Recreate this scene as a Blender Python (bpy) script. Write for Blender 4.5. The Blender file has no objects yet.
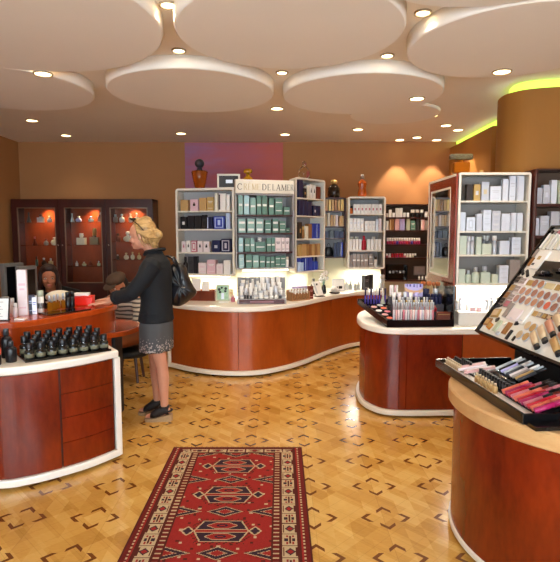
import bpy, bmesh, math, random
from mathutils import Vector, Matrix
random.seed(4)
S = bpy.context.scene
C = S.collection
PI = math.pi
# ------------------------------------------------------------------ camera and measuring
CAM_H, FPX, PITCH = 1.55, 520.0, math.radians(5.4)
cp, sp = math.cos(PITCH), math.sin(PITCH)
cam = bpy.data.cameras.new('camera'); camo = bpy.data.objects.new('camera', cam); C.objects.link(camo)
cam.sensor_fit = 'HORIZONTAL'; cam.sensor_width = 36; cam.lens = FPX / 560 * 36
cam.clip_start = 0.02
camo.location = (0, 0, CAM_H); camo.rotation_euler = (PI/2 - PITCH, 0, 0)
S.camera = camo
def ray(px, py):
    u = (px-280)/FPX; v = (281-py)/FPX
    return Vector((u, cp+v*sp, -sp+v*cp))
def on_z(px, py, z):                       # the point of a level surface seen at a photo pixel
    d = ray(px, py); t = (z-CAM_H)/d.z
    return Vector((d.x*t, d.y*t, z))
def on_y(px, py, y):                       # the same for an upright plane at depth y
    d = ray(px, py); t = y/d.y
    return Vector((d.x*t, y, CAM_H+d.z*t))
def zat(py, y): return on_y(280, py, y).z
def xat(px, y): return (px-280)/FPX*y*0.996
# ------------------------------------------------------------------ materials
def lin(h):
    if not isinstance(h, str): return tuple(h)
    h = h.lstrip('#'); v = [int(h[i:i+2], 16)/255 for i in (0, 2, 4)]
    return tuple(c/12.92 if c <= .04045 else ((c+.055)/1.055)**2.4 for c in v)
MATS = {}
def mat(name, col, rough=.45, metal=0., var=.12, scale=18., coat=0., trans=0., emit=0., spec=.5, bump=0., ior=1.45, stretch=None):
    if name in MATS: return MATS[name]
    m = bpy.data.materials.new(name); m.use_nodes = True
    nt = m.node_tree; b = nt.nodes['Principled BSDF']; c = lin(col)
    tc = nt.nodes.new('ShaderNodeTexCoord'); nz = nt.nodes.new('ShaderNodeTexNoise')
    nz.inputs['Scale'].default_value = scale; nz.inputs['Detail'].default_value = 3
    src = tc.outputs['Object']
    if stretch:
        mp = nt.nodes.new('ShaderNodeMapping'); mp.inputs['Scale'].default_value = stretch
        nt.links.new(src, mp.inputs['Vector']); src = mp.outputs['Vector']
    nt.links.new(src, nz.inputs['Vector'])
    mx = nt.nodes.new('ShaderNodeMix'); mx.data_type = 'RGBA'
    mx.inputs[6].default_value = (*[x*(1-var) for x in c], 1)
    mx.inputs[7].default_value = (*[min(1, x*(1+var)) for x in c], 1)
    nt.links.new(nz.outputs['Fac'], mx.inputs[0]); nt.links.new(mx.outputs[2], b.inputs['Base Color'])
    b.inputs['Roughness'].default_value = rough; b.inputs['Metallic'].default_value = metal
    b.inputs['Coat Weight'].default_value = coat; b.inputs['Coat Roughness'].default_value = .12
    b.inputs['Transmission Weight'].default_value = trans; b.inputs['IOR'].default_value = ior
    b.inputs['Specular IOR Level'].default_value = spec
    if emit:
        b.inputs['Emission Color'].default_value = (*c, 1); b.inputs['Emission Strength'].default_value = emit
    if bump:
        bp = nt.nodes.new('ShaderNodeBump'); bp.inputs['Strength'].default_value = bump; bp.inputs['Distance'].default_value = .01
        nt.links.new(nz.outputs['Fac'], bp.inputs['Height']); nt.links.new(bp.outputs['Normal'], b.inputs['Normal'])
    MATS[name] = m
    return m
def wood(name, dark, light, scale=3., rough=.3, coat=.25, stretch=(1, 1, .35), grain=.5):
    if name in MATS: return MATS[name]
    m = bpy.data.materials.new(name); m.use_nodes = True
    nt = m.node_tree; b = nt.nodes['Principled BSDF']
    tc = nt.nodes.new('ShaderNodeTexCoord'); mp = nt.nodes.new('ShaderNodeMapping'); mp.inputs['Scale'].default_value = stretch
    n1 = nt.nodes.new('ShaderNodeTexNoise'); n1.inputs['Scale'].default_value = scale; n1.inputs['Detail'].default_value = 6; n1.inputs['Distortion'].default_value = 1.2
    n2 = nt.nodes.new('ShaderNodeTexNoise'); n2.inputs['Scale'].default_value = scale*14; n2.inputs['Detail'].default_value = 3
    nt.links.new(tc.outputs['Object'], mp.inputs['Vector'])
    nt.links.new(mp.outputs['Vector'], n1.inputs['Vector']); nt.links.new(mp.outputs['Vector'], n2.inputs['Vector'])
    mixf = nt.nodes.new('ShaderNodeMix'); mixf.inputs[0].default_value = grain*.5
    nt.links.new(n1.outputs['Fac'], mixf.inputs[2]); nt.links.new(n2.outputs['Fac'], mixf.inputs[3])
    cr = nt.nodes.new('ShaderNodeValToRGB')
    cr.color_ramp.elements[0].position = .33; cr.color_ramp.elements[0].color = (*lin(dark), 1)
    cr.color_ramp.elements[1].position = .68; cr.color_ramp.elements[1].color = (*lin(light), 1)
    nt.links.new(mixf.outputs[0], cr.inputs[0]); nt.links.new(cr.outputs[0], b.inputs['Base Color'])
    b.inputs['Roughness'].default_value = rough; b.inputs['Coat Weight'].default_value = coat; b.inputs['Coat Roughness'].default_value = .1
    MATS[name] = m
    return m
def nodes_mat(name):
    m = bpy.data.materials.new(name); m.use_nodes = True; MATS[name] = m
    nt = m.node_tree
    return m, nt, nt.nodes['Principled BSDF']
def M_(nt, op, a, b=None, c=None):
    n = nt.nodes.new('ShaderNodeMath'); n.operation = op
    for i, v in enumerate((a, b, c)):
        if v is None: continue
        if isinstance(v, (int, float)): n.inputs[i].default_value = v
        else: nt.links.new(v, n.inputs[i])
    return n.outputs[0]
def mixc(nt, f, a, b):
    n = nt.nodes.new('ShaderNodeMix'); n.data_type = 'RGBA'
    for i, v in ((0, f), (6, a), (7, b)):
        if isinstance(v, (int, float)): n.inputs[i].default_value = v
        elif isinstance(v, tuple): n.inputs[i].default_value = (*v, 1)
        else: nt.links.new(v, n.inputs[i])
    return n.outputs[2]
PAL = dict(
    white='#efebe6', ivory='#e9dfcc', cream='#e6dccb', pinkw='#eadbdc', pink='#e3bcc4', blush='#d9a8a8', tan='#c39a62', gold='#c2a061', bronze='#9a6a3a',
    beige='#cfb490', black='#17161a', navy='#1b2048', blue='#2b3fa5', ltblue='#b6c8e6', green='#62887b', dgreen='#436a5d', pgreen='#8fb3aa', aqua='#a9cfd2',
    sage='#b9bfa6', silver='#c9ccd4', bluew='#dde2ec', taupe='#9a8c84', redbrown='#6e2d22', red='#b3182c', magenta='#a01a50', purple='#3a2b86', lilac='#b9aede',
    dbrown='#35281f', amber='#c87a1c', orange='#d2691e', grey='#8b8a8c', dgrey='#3a3a3e', coral='#d96a52', palegrn='#c6cfbc', gilt='#d9c79a', rose='#c4707e', skin='#c98d72')
METALLIC = {'silver': .35, 'gold': .35, 'bluew': .15}
def P(k):
    if k in MATS: return MATS[k]
    return mat(k, PAL[k], rough=.32, metal=METALLIC.get(k, 0), var=.06, scale=30)
# ------------------------------------------------------------------ mesh builder
class MB:
    def __init__(s): s.v = []; s.f = []
    def add(s, vs, fs):
        b = len(s.v); s.v += [tuple(x) for x in vs]; s.f += [tuple(b+i for i in f) for f in fs]; return s
    def box(s, x0, x1, y0, y1, z0, z1, mtx=None):
        vs = [Vector(p) for p in ((x0,y0,z0),(x1,y0,z0),(x1,y1,z0),(x0,y1,z0),(x0,y0,z1),(x1,y0,z1),(x1,y1,z1),(x0,y1,z1))]
        if mtx: vs = [mtx @ p for p in vs]
        return s.add(vs, [(3,2,1,0),(4,5,6,7),(0,1,5,4),(1,2,6,5),(2,3,7,6),(3,0,4,7)])
    def hexa(s, q0, q1):                   # two quads (bottom, top) -> solid
        return s.add(list(q0)+list(q1), [(3,2,1,0),(4,5,6,7),(0,1,5,4),(1,2,6,5),(2,3,7,6),(3,0,4,7)])
    def prism(s, poly, z0, z1):
        n = len(poly); vs = [(p[0], p[1], z0) for p in poly] + [(p[0], p[1], z1) for p in poly]
        a = sum(poly[i][0]*poly[(i+1)%n][1]-poly[(i+1)%n][0]*poly[i][1] for i in range(n))
        fs = [tuple(range(n))[::-1], tuple(range(n, 2*n))] + [(i, (i+1)%n, n+(i+1)%n, n+i) for i in range(n)]
        if a < 0: fs = [f[::-1] for f in fs]
        return s.add(vs, fs)
    def rings(s, rs, cap=True):            # rs: list of equal-length closed loops
        n = len(rs[0]); b = []
        for r in rs: b += list(r)
        fs = []
        for k in range(len(rs)-1):
            for i in range(n):
                j = (i+1) % n
                fs.append((k*n+i, k*n+j, (k+1)*n+j, (k+1)*n+i))
        if cap: fs += [tuple(range(n))[::-1], tuple(range((len(rs)-1)*n, len(rs)*n))]
        return s.add(b, fs)
    def lathe(s, prof, n=16, c=(0,0,0), mtx=None):   # prof: [(r,z)] bottom to top
        rs = []
        for r, z in prof:
            ring = [Vector((c[0]+max(r, 1e-4)*math.cos(2*PI*i/n), c[1]+max(r, 1e-4)*math.sin(2*PI*i/n), c[2]+z)) for i in range(n)]
            if mtx: ring = [mtx @ p for p in ring]
            rs.append(ring)
        return s.rings(rs)
    def tube(s, pts, rad, n=10, taper_caps=False):
        pts = [Vector(p) for p in pts]; rad = rad if isinstance(rad, (list, tuple)) else [rad]*len(pts)
        rs = []; up = None
        for i, p in enumerate(pts):
            d = (pts[min(i+1, len(pts)-1)]-pts[max(i-1, 0)]).normalized()
            if up is None:
                up = Vector((0,0,1)) if abs(d.z) < .9 else Vector((1,0,0))
            x = (up - d*up.dot(d)).normalized(); up = x; y = d.cross(x)
            rs.append([p + (x*math.cos(2*PI*k/n)+y*math.sin(2*PI*k/n))*rad[i] for k in range(n)])
        if taper_caps:
            for e, o in ((0, 1), (-1, -2)):
                pass
            a, b = pts[0], pts[-1]; da = (pts[0]-pts[1]).normalized(); db = (pts[-1]-pts[-2]).normalized()
            r0 = [a + da*rad[0]*.7 + (q-a)*.6 for q in rs[0]]; r1 = [b + db*rad[-1]*.7 + (q-b)*.6 for q in rs[-1]]
            rs = [r0]+rs+[r1]
        return s.rings(rs)
    def ell(s, c, r, n=16, m=10, mtx=None):
        rs = []
        for j in range(m+1):
            t = -PI/2 + PI*j/m; k = max(math.cos(t), .02)
            ring = [Vector((r[0]*k*math.cos(2*PI*i/n), r[1]*k*math.sin(2*PI*i/n), r[2]*math.sin(t))) for i in range(n)]
            if mtx: ring = [mtx @ q for q in ring]
            rs.append([q+Vector(c) for q in ring])
        return s.rings(rs)
    def ellrings(s, data, n=24):           # data: (z, cx, cy, rx, ry)
        return s.rings([[Vector((cx+rx*math.cos(2*PI*i/n), cy+ry*math.sin(2*PI*i/n), z)) for i in range(n)] for z, cx, cy, rx, ry in data])
    def mesh(s, name, m=None, smooth=False):
        me = bpy.data.meshes.new(name); me.from_pydata(s.v, [], s.f); me.update()
        bm = bmesh.new(); bm.from_mesh(me); bmesh.ops.recalc_face_normals(bm, faces=bm.faces); bm.to_mesh(me); bm.free()
        if m: me.materials.append(m)
        if smooth:
            for p in me.polygons: p.use_smooth = True
        return me
    def obj(s, name, m=None, parent=None, smooth=False, bevel=0, label=None, seg=2):
        o = bpy.data.objects.new(name, s.mesh(name, m, smooth)); C.objects.link(o)
        if parent: o.parent = parent
        if bevel: bev(o, bevel, seg)
        if label: o['label'] = label
        return o
def bev(o, w, seg=2):
    b = o.modifiers.new('bevel', 'BEVEL'); b.width = w; b.segments = seg; b.limit_method = 'ANGLE'; b.angle_limit = math.radians(40)
def remesh(o, vox, smooth=4):
    r = o.modifiers.new('remesh', 'REMESH'); r.mode = 'VOXEL'; r.voxel_size = vox; r.use_smooth_shade = True
    if smooth:
        k = o.modifiers.new('smooth', 'SMOOTH'); k.iterations = smooth; k.factor = .5
    return o
def tag(o, label, cat, group=None):
    o['label'] = label; o['category'] = cat
    if group: o['group'] = group
    return o
def struct(o): o['kind'] = 'structure'; return o
def thing(name, label, cat, loc=(0,0,0), rot=0, group=None):
    o = bpy.data.objects.new(name, None); C.objects.link(o); o.location = loc; o.rotation_euler = (0, 0, rot); o.empty_display_size = .1
    return tag(o, label, cat, group)
ORD = 'first second third fourth fifth sixth seventh eighth ninth tenth eleventh twelfth thirteenth fourteenth fifteenth sixteenth seventeenth eighteenth nineteenth twentieth'.split()
ORD += ['twenty-' + w for w in ORD[:9]]
def smooth_line(pts, n=8):
    pts = [Vector((*p, 0)).to_2d() if len(p) == 2 else Vector(p) for p in pts]; out = []
    for i in range(len(pts)-1):
        p0, p1, p2, p3 = pts[max(i-1,0)], pts[i], pts[i+1], pts[min(i+2, len(pts)-1)]
        for k in range(n):
            t = k/n
            out.append(.5*((2*p1)+(p2-p0)*t+(2*p0-5*p1+4*p2-p3)*t*t+(3*p1-p0-3*p2+p3)*t**3))
    out.append(pts[-1]); return out
def offset(line, d):                        # outward = right-hand side of travel
    out = []
    for i, p in enumerate(line):
        t = (line[min(i+1, len(line)-1)]-line[max(i-1, 0)]).normalized()
        out.append(p + Vector((t.y, -t.x))*d)
    return out
def cut(line, s0, s1):
    L = [0]
    for i in range(1, len(line)): L.append(L[-1]+(line[i]-line[i-1]).length)
    def at(s):
        s *= L[-1]
        for i in range(1, len(line)):
            if s <= L[i]+1e-9:
                return line[i-1].lerp(line[i], (s-L[i-1])/max(1e-9, L[i]-L[i-1]))
        return line[-1]
    return [at(s0)] + [line[i] for i in range(len(line)) if s0*L[-1]+1e-4 < L[i] < s1*L[-1]-1e-4] + [at(s1)]
def strip(line, z0, z1, o0, o1, s0=0, s1=1):
    a, b = cut(offset(line, o0), s0, s1), cut(offset(line, o1), s0, s1)
    n = min(len(a), len(b)); a = a[:n-1]+[a[-1]]; b = b[:n-1]+[b[-1]]
    return MB().rings([[(p.x,p.y,z0),(q.x,q.y,z0),(q.x,q.y,z1),(p.x,p.y,z1)] for p, q in zip(a, b)])
# ------------------------------------------------------------------ room materials
WALL = mat('ochre_wall_paint', '#a87446', rough=.75, var=.06, scale=3)
CEIL = mat('ceiling_paint', '#f3e6d4', rough=.7, var=.03, scale=2)
DISC = mat('disc_plaster', '#faf2e6', rough=.6, var=.02, scale=2)
MAHOG = wood('mahogany', '#591504', '#8c2b08', scale=2.6, rough=.26, coat=.08)
CHERRY = wood('cherry_veneer', '#8a380c', '#ad4f16', scale=2.4, rough=.3, coat=.15)
DESKW = wood('orange_cherry', '#a53a0c', '#c4511a', scale=2.2, rough=.22, coat=.3)
DARKW = wood('dark_shelf_wood', '#33100a', '#4c1a0f', scale=4, rough=.35)
MAPLE = wood('maple_edge', '#c5935c', '#d3a772', scale=5, rough=.4, coat=.1, stretch=(1, 1, 4))
WHITE = mat('white_laminate', '#efe8dd', rough=.28, var=.02, coat=.15)
UNITW = mat('shelf_lacquer', '#e4dccd', rough=.4, var=.02)
UNITB = mat('shelf_back_grey', '#a9a6a6', rough=.6, var=.04)
CASEB = mat('case_back_grey', '#8c8580', rough=.6, var=.04)
DARKB = mat('dark_back', '#57402f', rough=.6, var=.06)
BLACKP = mat('black_acrylic', '#0e0d0f', rough=.15, var=.05, coat=.3)
PLINTH = mat('plinth_dark', '#3a1a10', rough=.6)
BLACKM = mat('black_matte', '#121113', rough=.55)
CHROME = mat('chrome', '#d8d8dc', rough=.15, metal=1., var=.02)
MIRROR = mat('mirror_glass', '#dcdcd8', rough=.03, metal=1., var=.01)
GLASS = mat('clear_glass', '#eef2ee', rough=.03, trans=1., var=.0, ior=1.35)
ACRYL = mat('clear_acrylic', '#e8e6e4', rough=.12, trans=.45, var=.0, ior=1.3)
# parquet floor
def floor_mat():
    m, nt, b = nodes_mat('parquet')
    tc = nt.nodes.new('ShaderNodeTexCoord'); sx = nt.nodes.new('ShaderNodeSeparateXYZ')
    nt.links.new(tc.outputs['Object'], sx.inputs[0])
    Pp = .375
    def cell(o, off, p): return M_(nt, 'SUBTRACT', M_(nt, 'FLOORED_MODULO', M_(nt, 'SUBTRACT', o, off-p/2), p), p/2)
    def chev(u, v):
        u = M_(nt, 'ABSOLUTE', u); v = M_(nt, 'ABSOLUTE', v)
        d = M_(nt, 'ABSOLUTE', M_(nt, 'SUBTRACT', M_(nt, 'SUBTRACT', u, .075), M_(nt, 'MULTIPLY', v, 1.0)))
        return M_(nt, 'MULTIPLY', M_(nt, 'LESS_THAN', d, .0135), M_(nt, 'LESS_THAN', v, .040))
    X, Y = sx.outputs[0], sx.outputs[1]
    ax, ay = cell(X, .377, .396), cell(Y, 3.05, .352); bx, by = cell(X, .377+.198, .396), cell(Y, 3.05+.176, .352)
    mark = M_(nt, 'MAXIMUM', chev(ax, ay), chev(by, bx))
    # blocks: diagonal squares with their own tone
    d1 = M_(nt, 'ADD', X, Y); d2 = M_(nt, 'SUBTRACT', X, Y)
    def idx(o, p, off): return M_(nt, 'FLOOR', M_(nt, 'DIVIDE', M_(nt, 'ADD', o, off), p))
    cv = nt.nodes.new('ShaderNodeCombineXYZ'); nt.links.new(idx(d1, Pp/2, .06), cv.inputs[0]); nt.links.new(idx(d2, Pp/2, .02), cv.inputs[1])
    wn = nt.nodes.new('ShaderNodeTexWhiteNoise'); wn.noise_dimensions = '2D'; nt.links.new(cv.outputs[0], wn.inputs['Vector'])
    cv2 = nt.nodes.new('ShaderNodeCombineXYZ'); nt.links.new(idx(X, Pp/4, .0), cv2.inputs[0]); nt.links.new(idx(d1, Pp/4, .03), cv2.inputs[1])
    wn2 = nt.nodes.new('ShaderNodeTexWhiteNoise'); wn2.noise_dimensions = '2D'; nt.links.new(cv2.outputs[0], wn2.inputs['Vector'])
    tone = M_(nt, 'ADD', M_(nt, 'MULTIPLY', wn.outputs[0], .55), M_(nt, 'MULTIPLY', wn2.outputs[0], .45))
    nz = nt.nodes.new('ShaderNodeTexNoise'); nz.inputs['Scale'].default_value = 2.2; nz.inputs['Detail'].default_value = 5
    nt.links.new(tc.outputs['Object'], nz.inputs['Vector'])
    mp = nt.nodes.new('ShaderNodeMapping'); mp.inputs['Scale'].default_value = (30, 120, 1); mp.inputs['Rotation'].default_value = (0, 0, .78)
    nt.links.new(tc.outputs['Object'], mp.inputs['Vector'])
    gr = nt.nodes.new('ShaderNodeTexNoise'); gr.inputs['Scale'].default_value = 1; nt.links.new(mp.outputs[0], gr.inputs['Vector'])
    t2 = M_(nt, 'ADD', M_(nt, 'MULTIPLY', tone, .62), M_(nt, 'ADD', M_(nt, 'MULTIPLY', nz.outputs['Fac'], .28), M_(nt, 'MULTIPLY', gr.outputs['Fac'], .2)))
    cr = nt.nodes.new('ShaderNodeValToRGB')
    e = cr.color_ramp.elements; e[0].position = .2; e[0].color = (*lin('#aa7930'), 1); e[1].position = .85; e[1].color = (*lin('#d8ae63'), 1)
    k = e.new(.5); k.color = (*lin('#c49347'), 1)
    nt.links.new(t2, cr.inputs[0])
    # joints of the big squares
    def joint(o, p): return M_(nt, 'LESS_THAN', M_(nt, 'ABSOLUTE', M_(nt, 'SUBTRACT', M_(nt, 'FLOORED_MODULO', o, p), p/2)), .0018)
    j = M_(nt, 'MAXIMUM', joint(d1, Pp/2), M_(nt, 'MAXIMUM', joint(d2, Pp/2), joint(X, Pp)))
    col = mixc(nt, M_(nt, 'MULTIPLY', j, .25), cr.outputs[0], lin('#6e451a'))
    col = mixc(nt, mark, col, lin('#6a3c18'))
    nt.links.new(col, b.inputs['Base Color'])
    b.inputs['Roughness'].default_value = .22
    b.inputs['Coat Weight'].default_value = .25; b.inputs['Coat Roughness'].default_value = .14
    return m
# ------------------------------------------------------------------ room shell
HC, HD = 2.9, 2.8
XL, XR, YB, YF = -3.95, 3.7, 8.0, -1.6
struct(MB().box(XL-.2, XR+.2, YF-.2, YB+.2, -.1, 0).obj('floor', floor_mat()))
struct(MB().box(XL-.2, XR+.2, YF-.2, YB+.2, HC, HC+.1).obj('ceiling', CEIL))
struct(MB().box(XL-.12, XR+.2, YB, YB+.15, 0, HC).obj('wall_back', WALL))
struct(MB().box(XL-.15, XL, YF, YB, 0, HC).obj('wall_left', WALL))
right = smooth_line([(2.56,8.0),(2.54,7.2),(2.53,6.35)], 3)[:-1] + smooth_line([(2.53,6.35),(2.60,6.2),(2.42,5.7),(2.14,5.25),(2.07,5.0),(2.10,4.84),(2.22,4.72),(2.5,4.64),(3.0,4.6),(3.7,4.58)], 6)
TOPR = 2.805
w = MB().rings([[(p.x,p.y,0),(q.x,q.y,0),(q.x,q.y,TOPR),(p.x,p.y,TOPR)] for p, q in zip(right, offset(right, -.10))])
struct(w.obj('wall_right', mat('deep_ochre_paint', '#a06a2a', rough=.75, var=.06, scale=3), smooth=False))
GREENL = mat('green_led', '#b4e24e', emit=1.7, var=0)
cl = thing('cove_light', 'yellow-green light strip glowing above the curved ochre wall', 'cove light', (2.5, 6.0, TOPR))
o = strip(right, TOPR+.02, HC-.002, -.13, -.10); o = o.obj('light_strip', GREENL, cl); o.location = (-2.5, -6.0, -TOPR)
struct(MB().box(XR, XR+.15, YF, 4.58, 0, HC).obj('wall_side', WALL))
# shop front behind the camera with one large window
wf = MB().box(XL, -3.2, YF-.15, YF, 0, HC).box(3.2, XR, YF-.15, YF, 0, HC).box(-3.2, 3.2, YF-.15, YF, 0, .35).box(-3.2, 3.2, YF-.15, YF, 2.55, HC)
struct(wf.obj('wall_front', WALL))
wn = MB()
for x in (-3.2, -1.1, 1.05, 3.15): wn.box(x, x+.05, YF-.1, YF-.04, .35, 2.55)
wn.box(-3.2, 3.2, YF-.1, YF-.04, .35, .4).box(-3.2, 3.2, YF-.1, YF-.04, 2.5, 2.55)
win = struct(wn.obj('window_1', mat('window_frame_dark', '#3a3532')))
def thin_glass():
    m, nt, b = nodes_mat('thin_glass')
    tr = nt.nodes.new('ShaderNodeBsdfTransparent'); tr.inputs[0].default_value = (.97,.98,.97,1)
    gl = nt.nodes.new('ShaderNodeBsdfGlossy'); gl.inputs['Roughness'].default_value = .02
    lw = nt.nodes.new('ShaderNodeFresnel'); lw.inputs[0].default_value = 1.35
    mx = nt.nodes.new('ShaderNodeMixShader'); nt.links.new(lw.outputs[0], mx.inputs[0]); nt.links.new(tr.outputs[0], mx.inputs[1]); nt.links.new(gl.outputs[0], mx.inputs[2])
    nt.links.new(mx.outputs[0], nt.nodes['Material Output'].inputs[0]); return m
PANE = thin_glass()
MB().box(-3.15,3.15,YF-.072,YF-.068,.4,2.5).obj('window_pane', PANE, win)
# display partition behind the shelf units
OLIVE = mat('olive_panel', '#d0c9ab', rough=.7, var=.05, scale=4)
part = [Vector(p) for p in ((-1.23,6.545),(-.535,6.39),(.085,6.565),(.37,6.955),(.47,7.375),(1.43,7.375),(1.45,7.73),(2.4,7.76))]
pm = MB().rings([[(p.x,p.y,0),(q.x,q.y,0),(q.x,q.y,1.93),(p.x,p.y,1.93)] for p, q in zip(part, offset(part, -.05))])
struct(pm.obj('wall_display', OLIVE))
# ------------------------------------------------------------------ ceiling discs
discs = [(-1.68,3.28,.95,'large plaster ceiling disc nearest the camera on the left'), (.06,3.43,.72,'round ceiling disc nearest the camera in the middle'),
    (1.0,2.35,.70,'ceiling disc partly cut off at the top right of the picture'), (1.6,3.66,.72,'round ceiling disc on the right above the big makeup stand'),
    (-.80,4.87,.745,'round ceiling disc above the standing woman and the long counter'), (.76,4.97,.73,'round ceiling disc streaked with light above the middle shelves'),
    (-2.45,4.78,.75,'ceiling disc on the far left above the cash desk'), (1.30,6.06,.50,'small shallow ceiling disc farthest back near the downlights')]
for i, (x, y, r, lab) in enumerate(discs):
    z0 = HD if i < 7 else HC-.03
    n = 96; pr = [(r-.012, z0), (r, z0+.012), (r, HC)]
    o = MB().lathe(pr, n, (x, y, 0)).obj('ceiling_disc', DISC)
    for p in o.data.polygons: p.use_smooth = len(p.vertices) == 4
    tag(o, lab, 'ceiling disc', 'plaster ceiling discs')
# ------------------------------------------------------------------ downlights
LENS = mat('lamp_lens', '#ffe2b0', emit=9., var=0)
RIM = mat('downlight_rim', '#b9a88e', rough=.3, metal=.4)
def lamp(kind, name, loc, energy, color=(1,.83,.62), parent=None, rot=(0,0,0), **k):
    l = bpy.data.lights.new(name, kind); l.energy = energy; l.color = color
    for a, v in k.items(): setattr(l, a, v)
    o = bpy.data.objects.new(name, l); C.objects.link(o); o.location = loc; o.rotation_euler = rot
    if parent: o.parent = parent
    return o
DL = [(168,4,0),(180,52,0),(282,72,0),(423,12,0),(386,57,0),(43,73,1),(502,71,1),(417,98,1),(32,120,0),(181,133,0),(277,108,0),(432,115,0),(446,125,0),(461,130,0),(358,129,0),(417,137,0),(443,142,0),(66,135,0),(285,134,0),(405,137,0)]
pts = []
for px, py, d in DL:
    p = on_z(px, py, HD if d else HC); pts.append((p.y, p, d))
SC = [Vector((1.76, 7.80, HC)), Vector((2.36, 7.05, HC)), Vector((2.30, 7.80, HC))]
for i, (y, p, d) in enumerate(pts):
    for k, q in enumerate(((405,137),(461,130),(443,142))):
        if (p - on_z(*q, HC)).length < .01: pts[i] = (SC[k].y, SC[k].copy(), 0)
pts.sort(key=lambda t: t[0])
SPOT = 40
for i, (y, p, d) in enumerate(pts):
    p.y = min(p.y, 7.82)
    if abs(p.y-4.066) < .01 or abs(p.y-4.178) < .012: p.y -= .045
    big = .075 if d or y > 5.2 else .055
    t = thing('downlight', 'round recessed ceiling downlight, %s counting from the front to the back' % ORD[i], 'ceiling light', p, 0, 'recessed downlights')
    rg = MB(); rg.rings([[Vector((q*math.cos(2*PI*k/20), q*math.sin(2*PI*k/20), zz_)) for k in range(20)] for q, zz_ in ((big-.012,-.001),(big-.012,-.012),(big,-.012),(big,-.001))], cap=False); rg.obj('trim_ring', RIM, t)
    MB().lathe([(.001, -.007), (big-.016, -.007), (big-.016, -.002), (.001, -.002)], 20).obj('lens', LENS, t)
    wash = (p - SC[0]).length < .05 or (p - SC[1]).length < .05 or (p - SC[2]).length < .05
    if wash: lamp('SPOT', 'bulb', (0, 0, -.02), 60, parent=t, spot_size=math.radians(62), spot_blend=.25, shadow_soft_size=.02)
    else: lamp('SPOT', 'bulb', (0, 0, -.02), SPOT*(.3 if p.x < -1.2 and y > 5 else .85), parent=t, spot_size=math.radians(115), spot_blend=.7, shadow_soft_size=.05)
# ------------------------------------------------------------------ counters
def panel_parts(t, line, z0, z1, seams, m, name='front_panel', out=.012, gap=.003):
    L = sum((line[i+1]-line[i]).length for i in range(len(line)-1))
    obs = []
    for a, b in zip(seams[:-1], seams[1:]):
        obs.append(strip(line, z0, z1, -.004, out, a+gap/L, b-gap/L).obj(name, m, t))
    return obs
# long S-shaped counter
front = smooth_line([(-1.25,5.80),(-1.0,5.61),(-.74,5.48),(-.43,5.43),(-.16,5.50),(.11,5.72),(.35,6.02),(.64,6.46),(1.0,6.86),(1.41,7.0)], 8)
backl = [Vector(p) for p in ((1.41,7.36),(.485,7.36),(.38,6.94),(.085,6.55),(-.53,6.375),(-1.22,6.53))]
t = thing('shop_counter', 'long curved cherry counter with white top under the product shelves', 'counter')
inner = offset(front, -.03)
MB().prism([*inner, *backl], .031, .70).obj('carcass', DARKW, t)
panel_parts(t, inner, .070, .70, [.0, .262, .535, .72, 1.], CHERRY)
MB().prism([*offset(front, .012), *backl], .705, .76).obj('worktop', WHITE, t, bevel=.012)
strip(front, .022, .068, -.03, .012).obj('base_trim', UNITW, t, bevel=.006)
MB().prism([*offset(front, -.06), *backl], 0, .03).obj('plinth', PLINTH, t)
MB().box(-1.275,-1.235,5.785,5.84,.024,.705).obj('end_trim', UNITW, t, bevel=.008)
# island counter
isl = smooth_line([(1.0,5.4),(.82,5.15),(.735,4.84),(.725,4.58),(.76,4.42),(.84,4.29),(.95,4.235),(1.12,4.225),(1.45,4.235)], 8) + [Vector((2.0,4.235)), Vector((2.6,4.235))]
islb = [Vector(p) for p in ((2.6,4.54),(2.14,4.64),(1.55,4.69),(1.50,5.4))]
t = thing('shop_counter', 'dark mahogany island counter with rounded end and white top', 'counter')
ii = offset(isl, -.03)
MB().prism([*ii, *islb], .031, .70).obj('carcass', DARKW, t)
Li = sum((isl[i+1]-isl[i]).length for i in range(len(isl)-1))
obs = panel_parts(t, ii, .063, .70, [0, .455, .475, .632, 1.], MAHOG)
obs[-1].data.materials[0] = CHERRY
MB().prism([*offset(isl, .012), *islb], .705, .76).obj('worktop', WHITE, t, bevel=.012)
strip(isl, .018, .060, -.03, .012).obj('base_trim', UNITW, t, bevel=.006)
MB().prism([*offset(isl, -.05), *islb], 0, .03).obj('plinth', PLINTH, t)
# lit back ledge of the island
t = thing('lit_ledge', 'bright white lit ledge on the island counter below the silver case', 'ledge', (2.05, 4.45, .76))
MB().box(-.54, .62, -.1, .08, 0, .115).obj('ledge_top', WHITE, t, bevel=.006)
MB().box(-.50, .055, .085, .10, .0, .31).obj('back_panel', WHITE, t)
# near-left counter
lf = smooth_line([(-2.6,3.16),(-2.15,3.02),(-1.69,2.99),(-1.53,3.04),(-1.39,3.135),(-1.24,3.27),(-1.10,3.46)], 8)
lb = [Vector(p) for p in ((-1.36,3.83),(-1.50,3.72),(-1.65,3.47),(-1.82,3.28),(-2.6,3.25))]
t = thing('shop_counter', 'nearest left counter with white rounded frame and drawer fronts', 'counter')
li = offset(lf, -.02)
MB().prism([*li, *lb], .036, .70).obj('carcass', DARKW, t)
L = sum((li[i+1]-li[i]).length for i in range(len(li)-1)); g = .003/L
strip(li, .069, .70, -.004, .014, 0, .455).obj('door', MAHOG, t)
strip(li, .069, .70, -.004, .014, .46, .758).obj('door', MAHOG, t)
zz = [.069, .225, .385, .54, .70]
for k in range(4):
    strip(li, zz[k]+.0015, zz[k+1]-.0015, -.004, .014, .765, .975).obj('drawer', MAHOG, t)
MB().prism([*offset(lf, .015), *lb], .705, .755).obj('worktop', WHITE, t, bevel=.014, seg=3)
strip(lf, .018, .066, -.03, .015).obj('base_trim', WHITE, t, bevel=.01)
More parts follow.
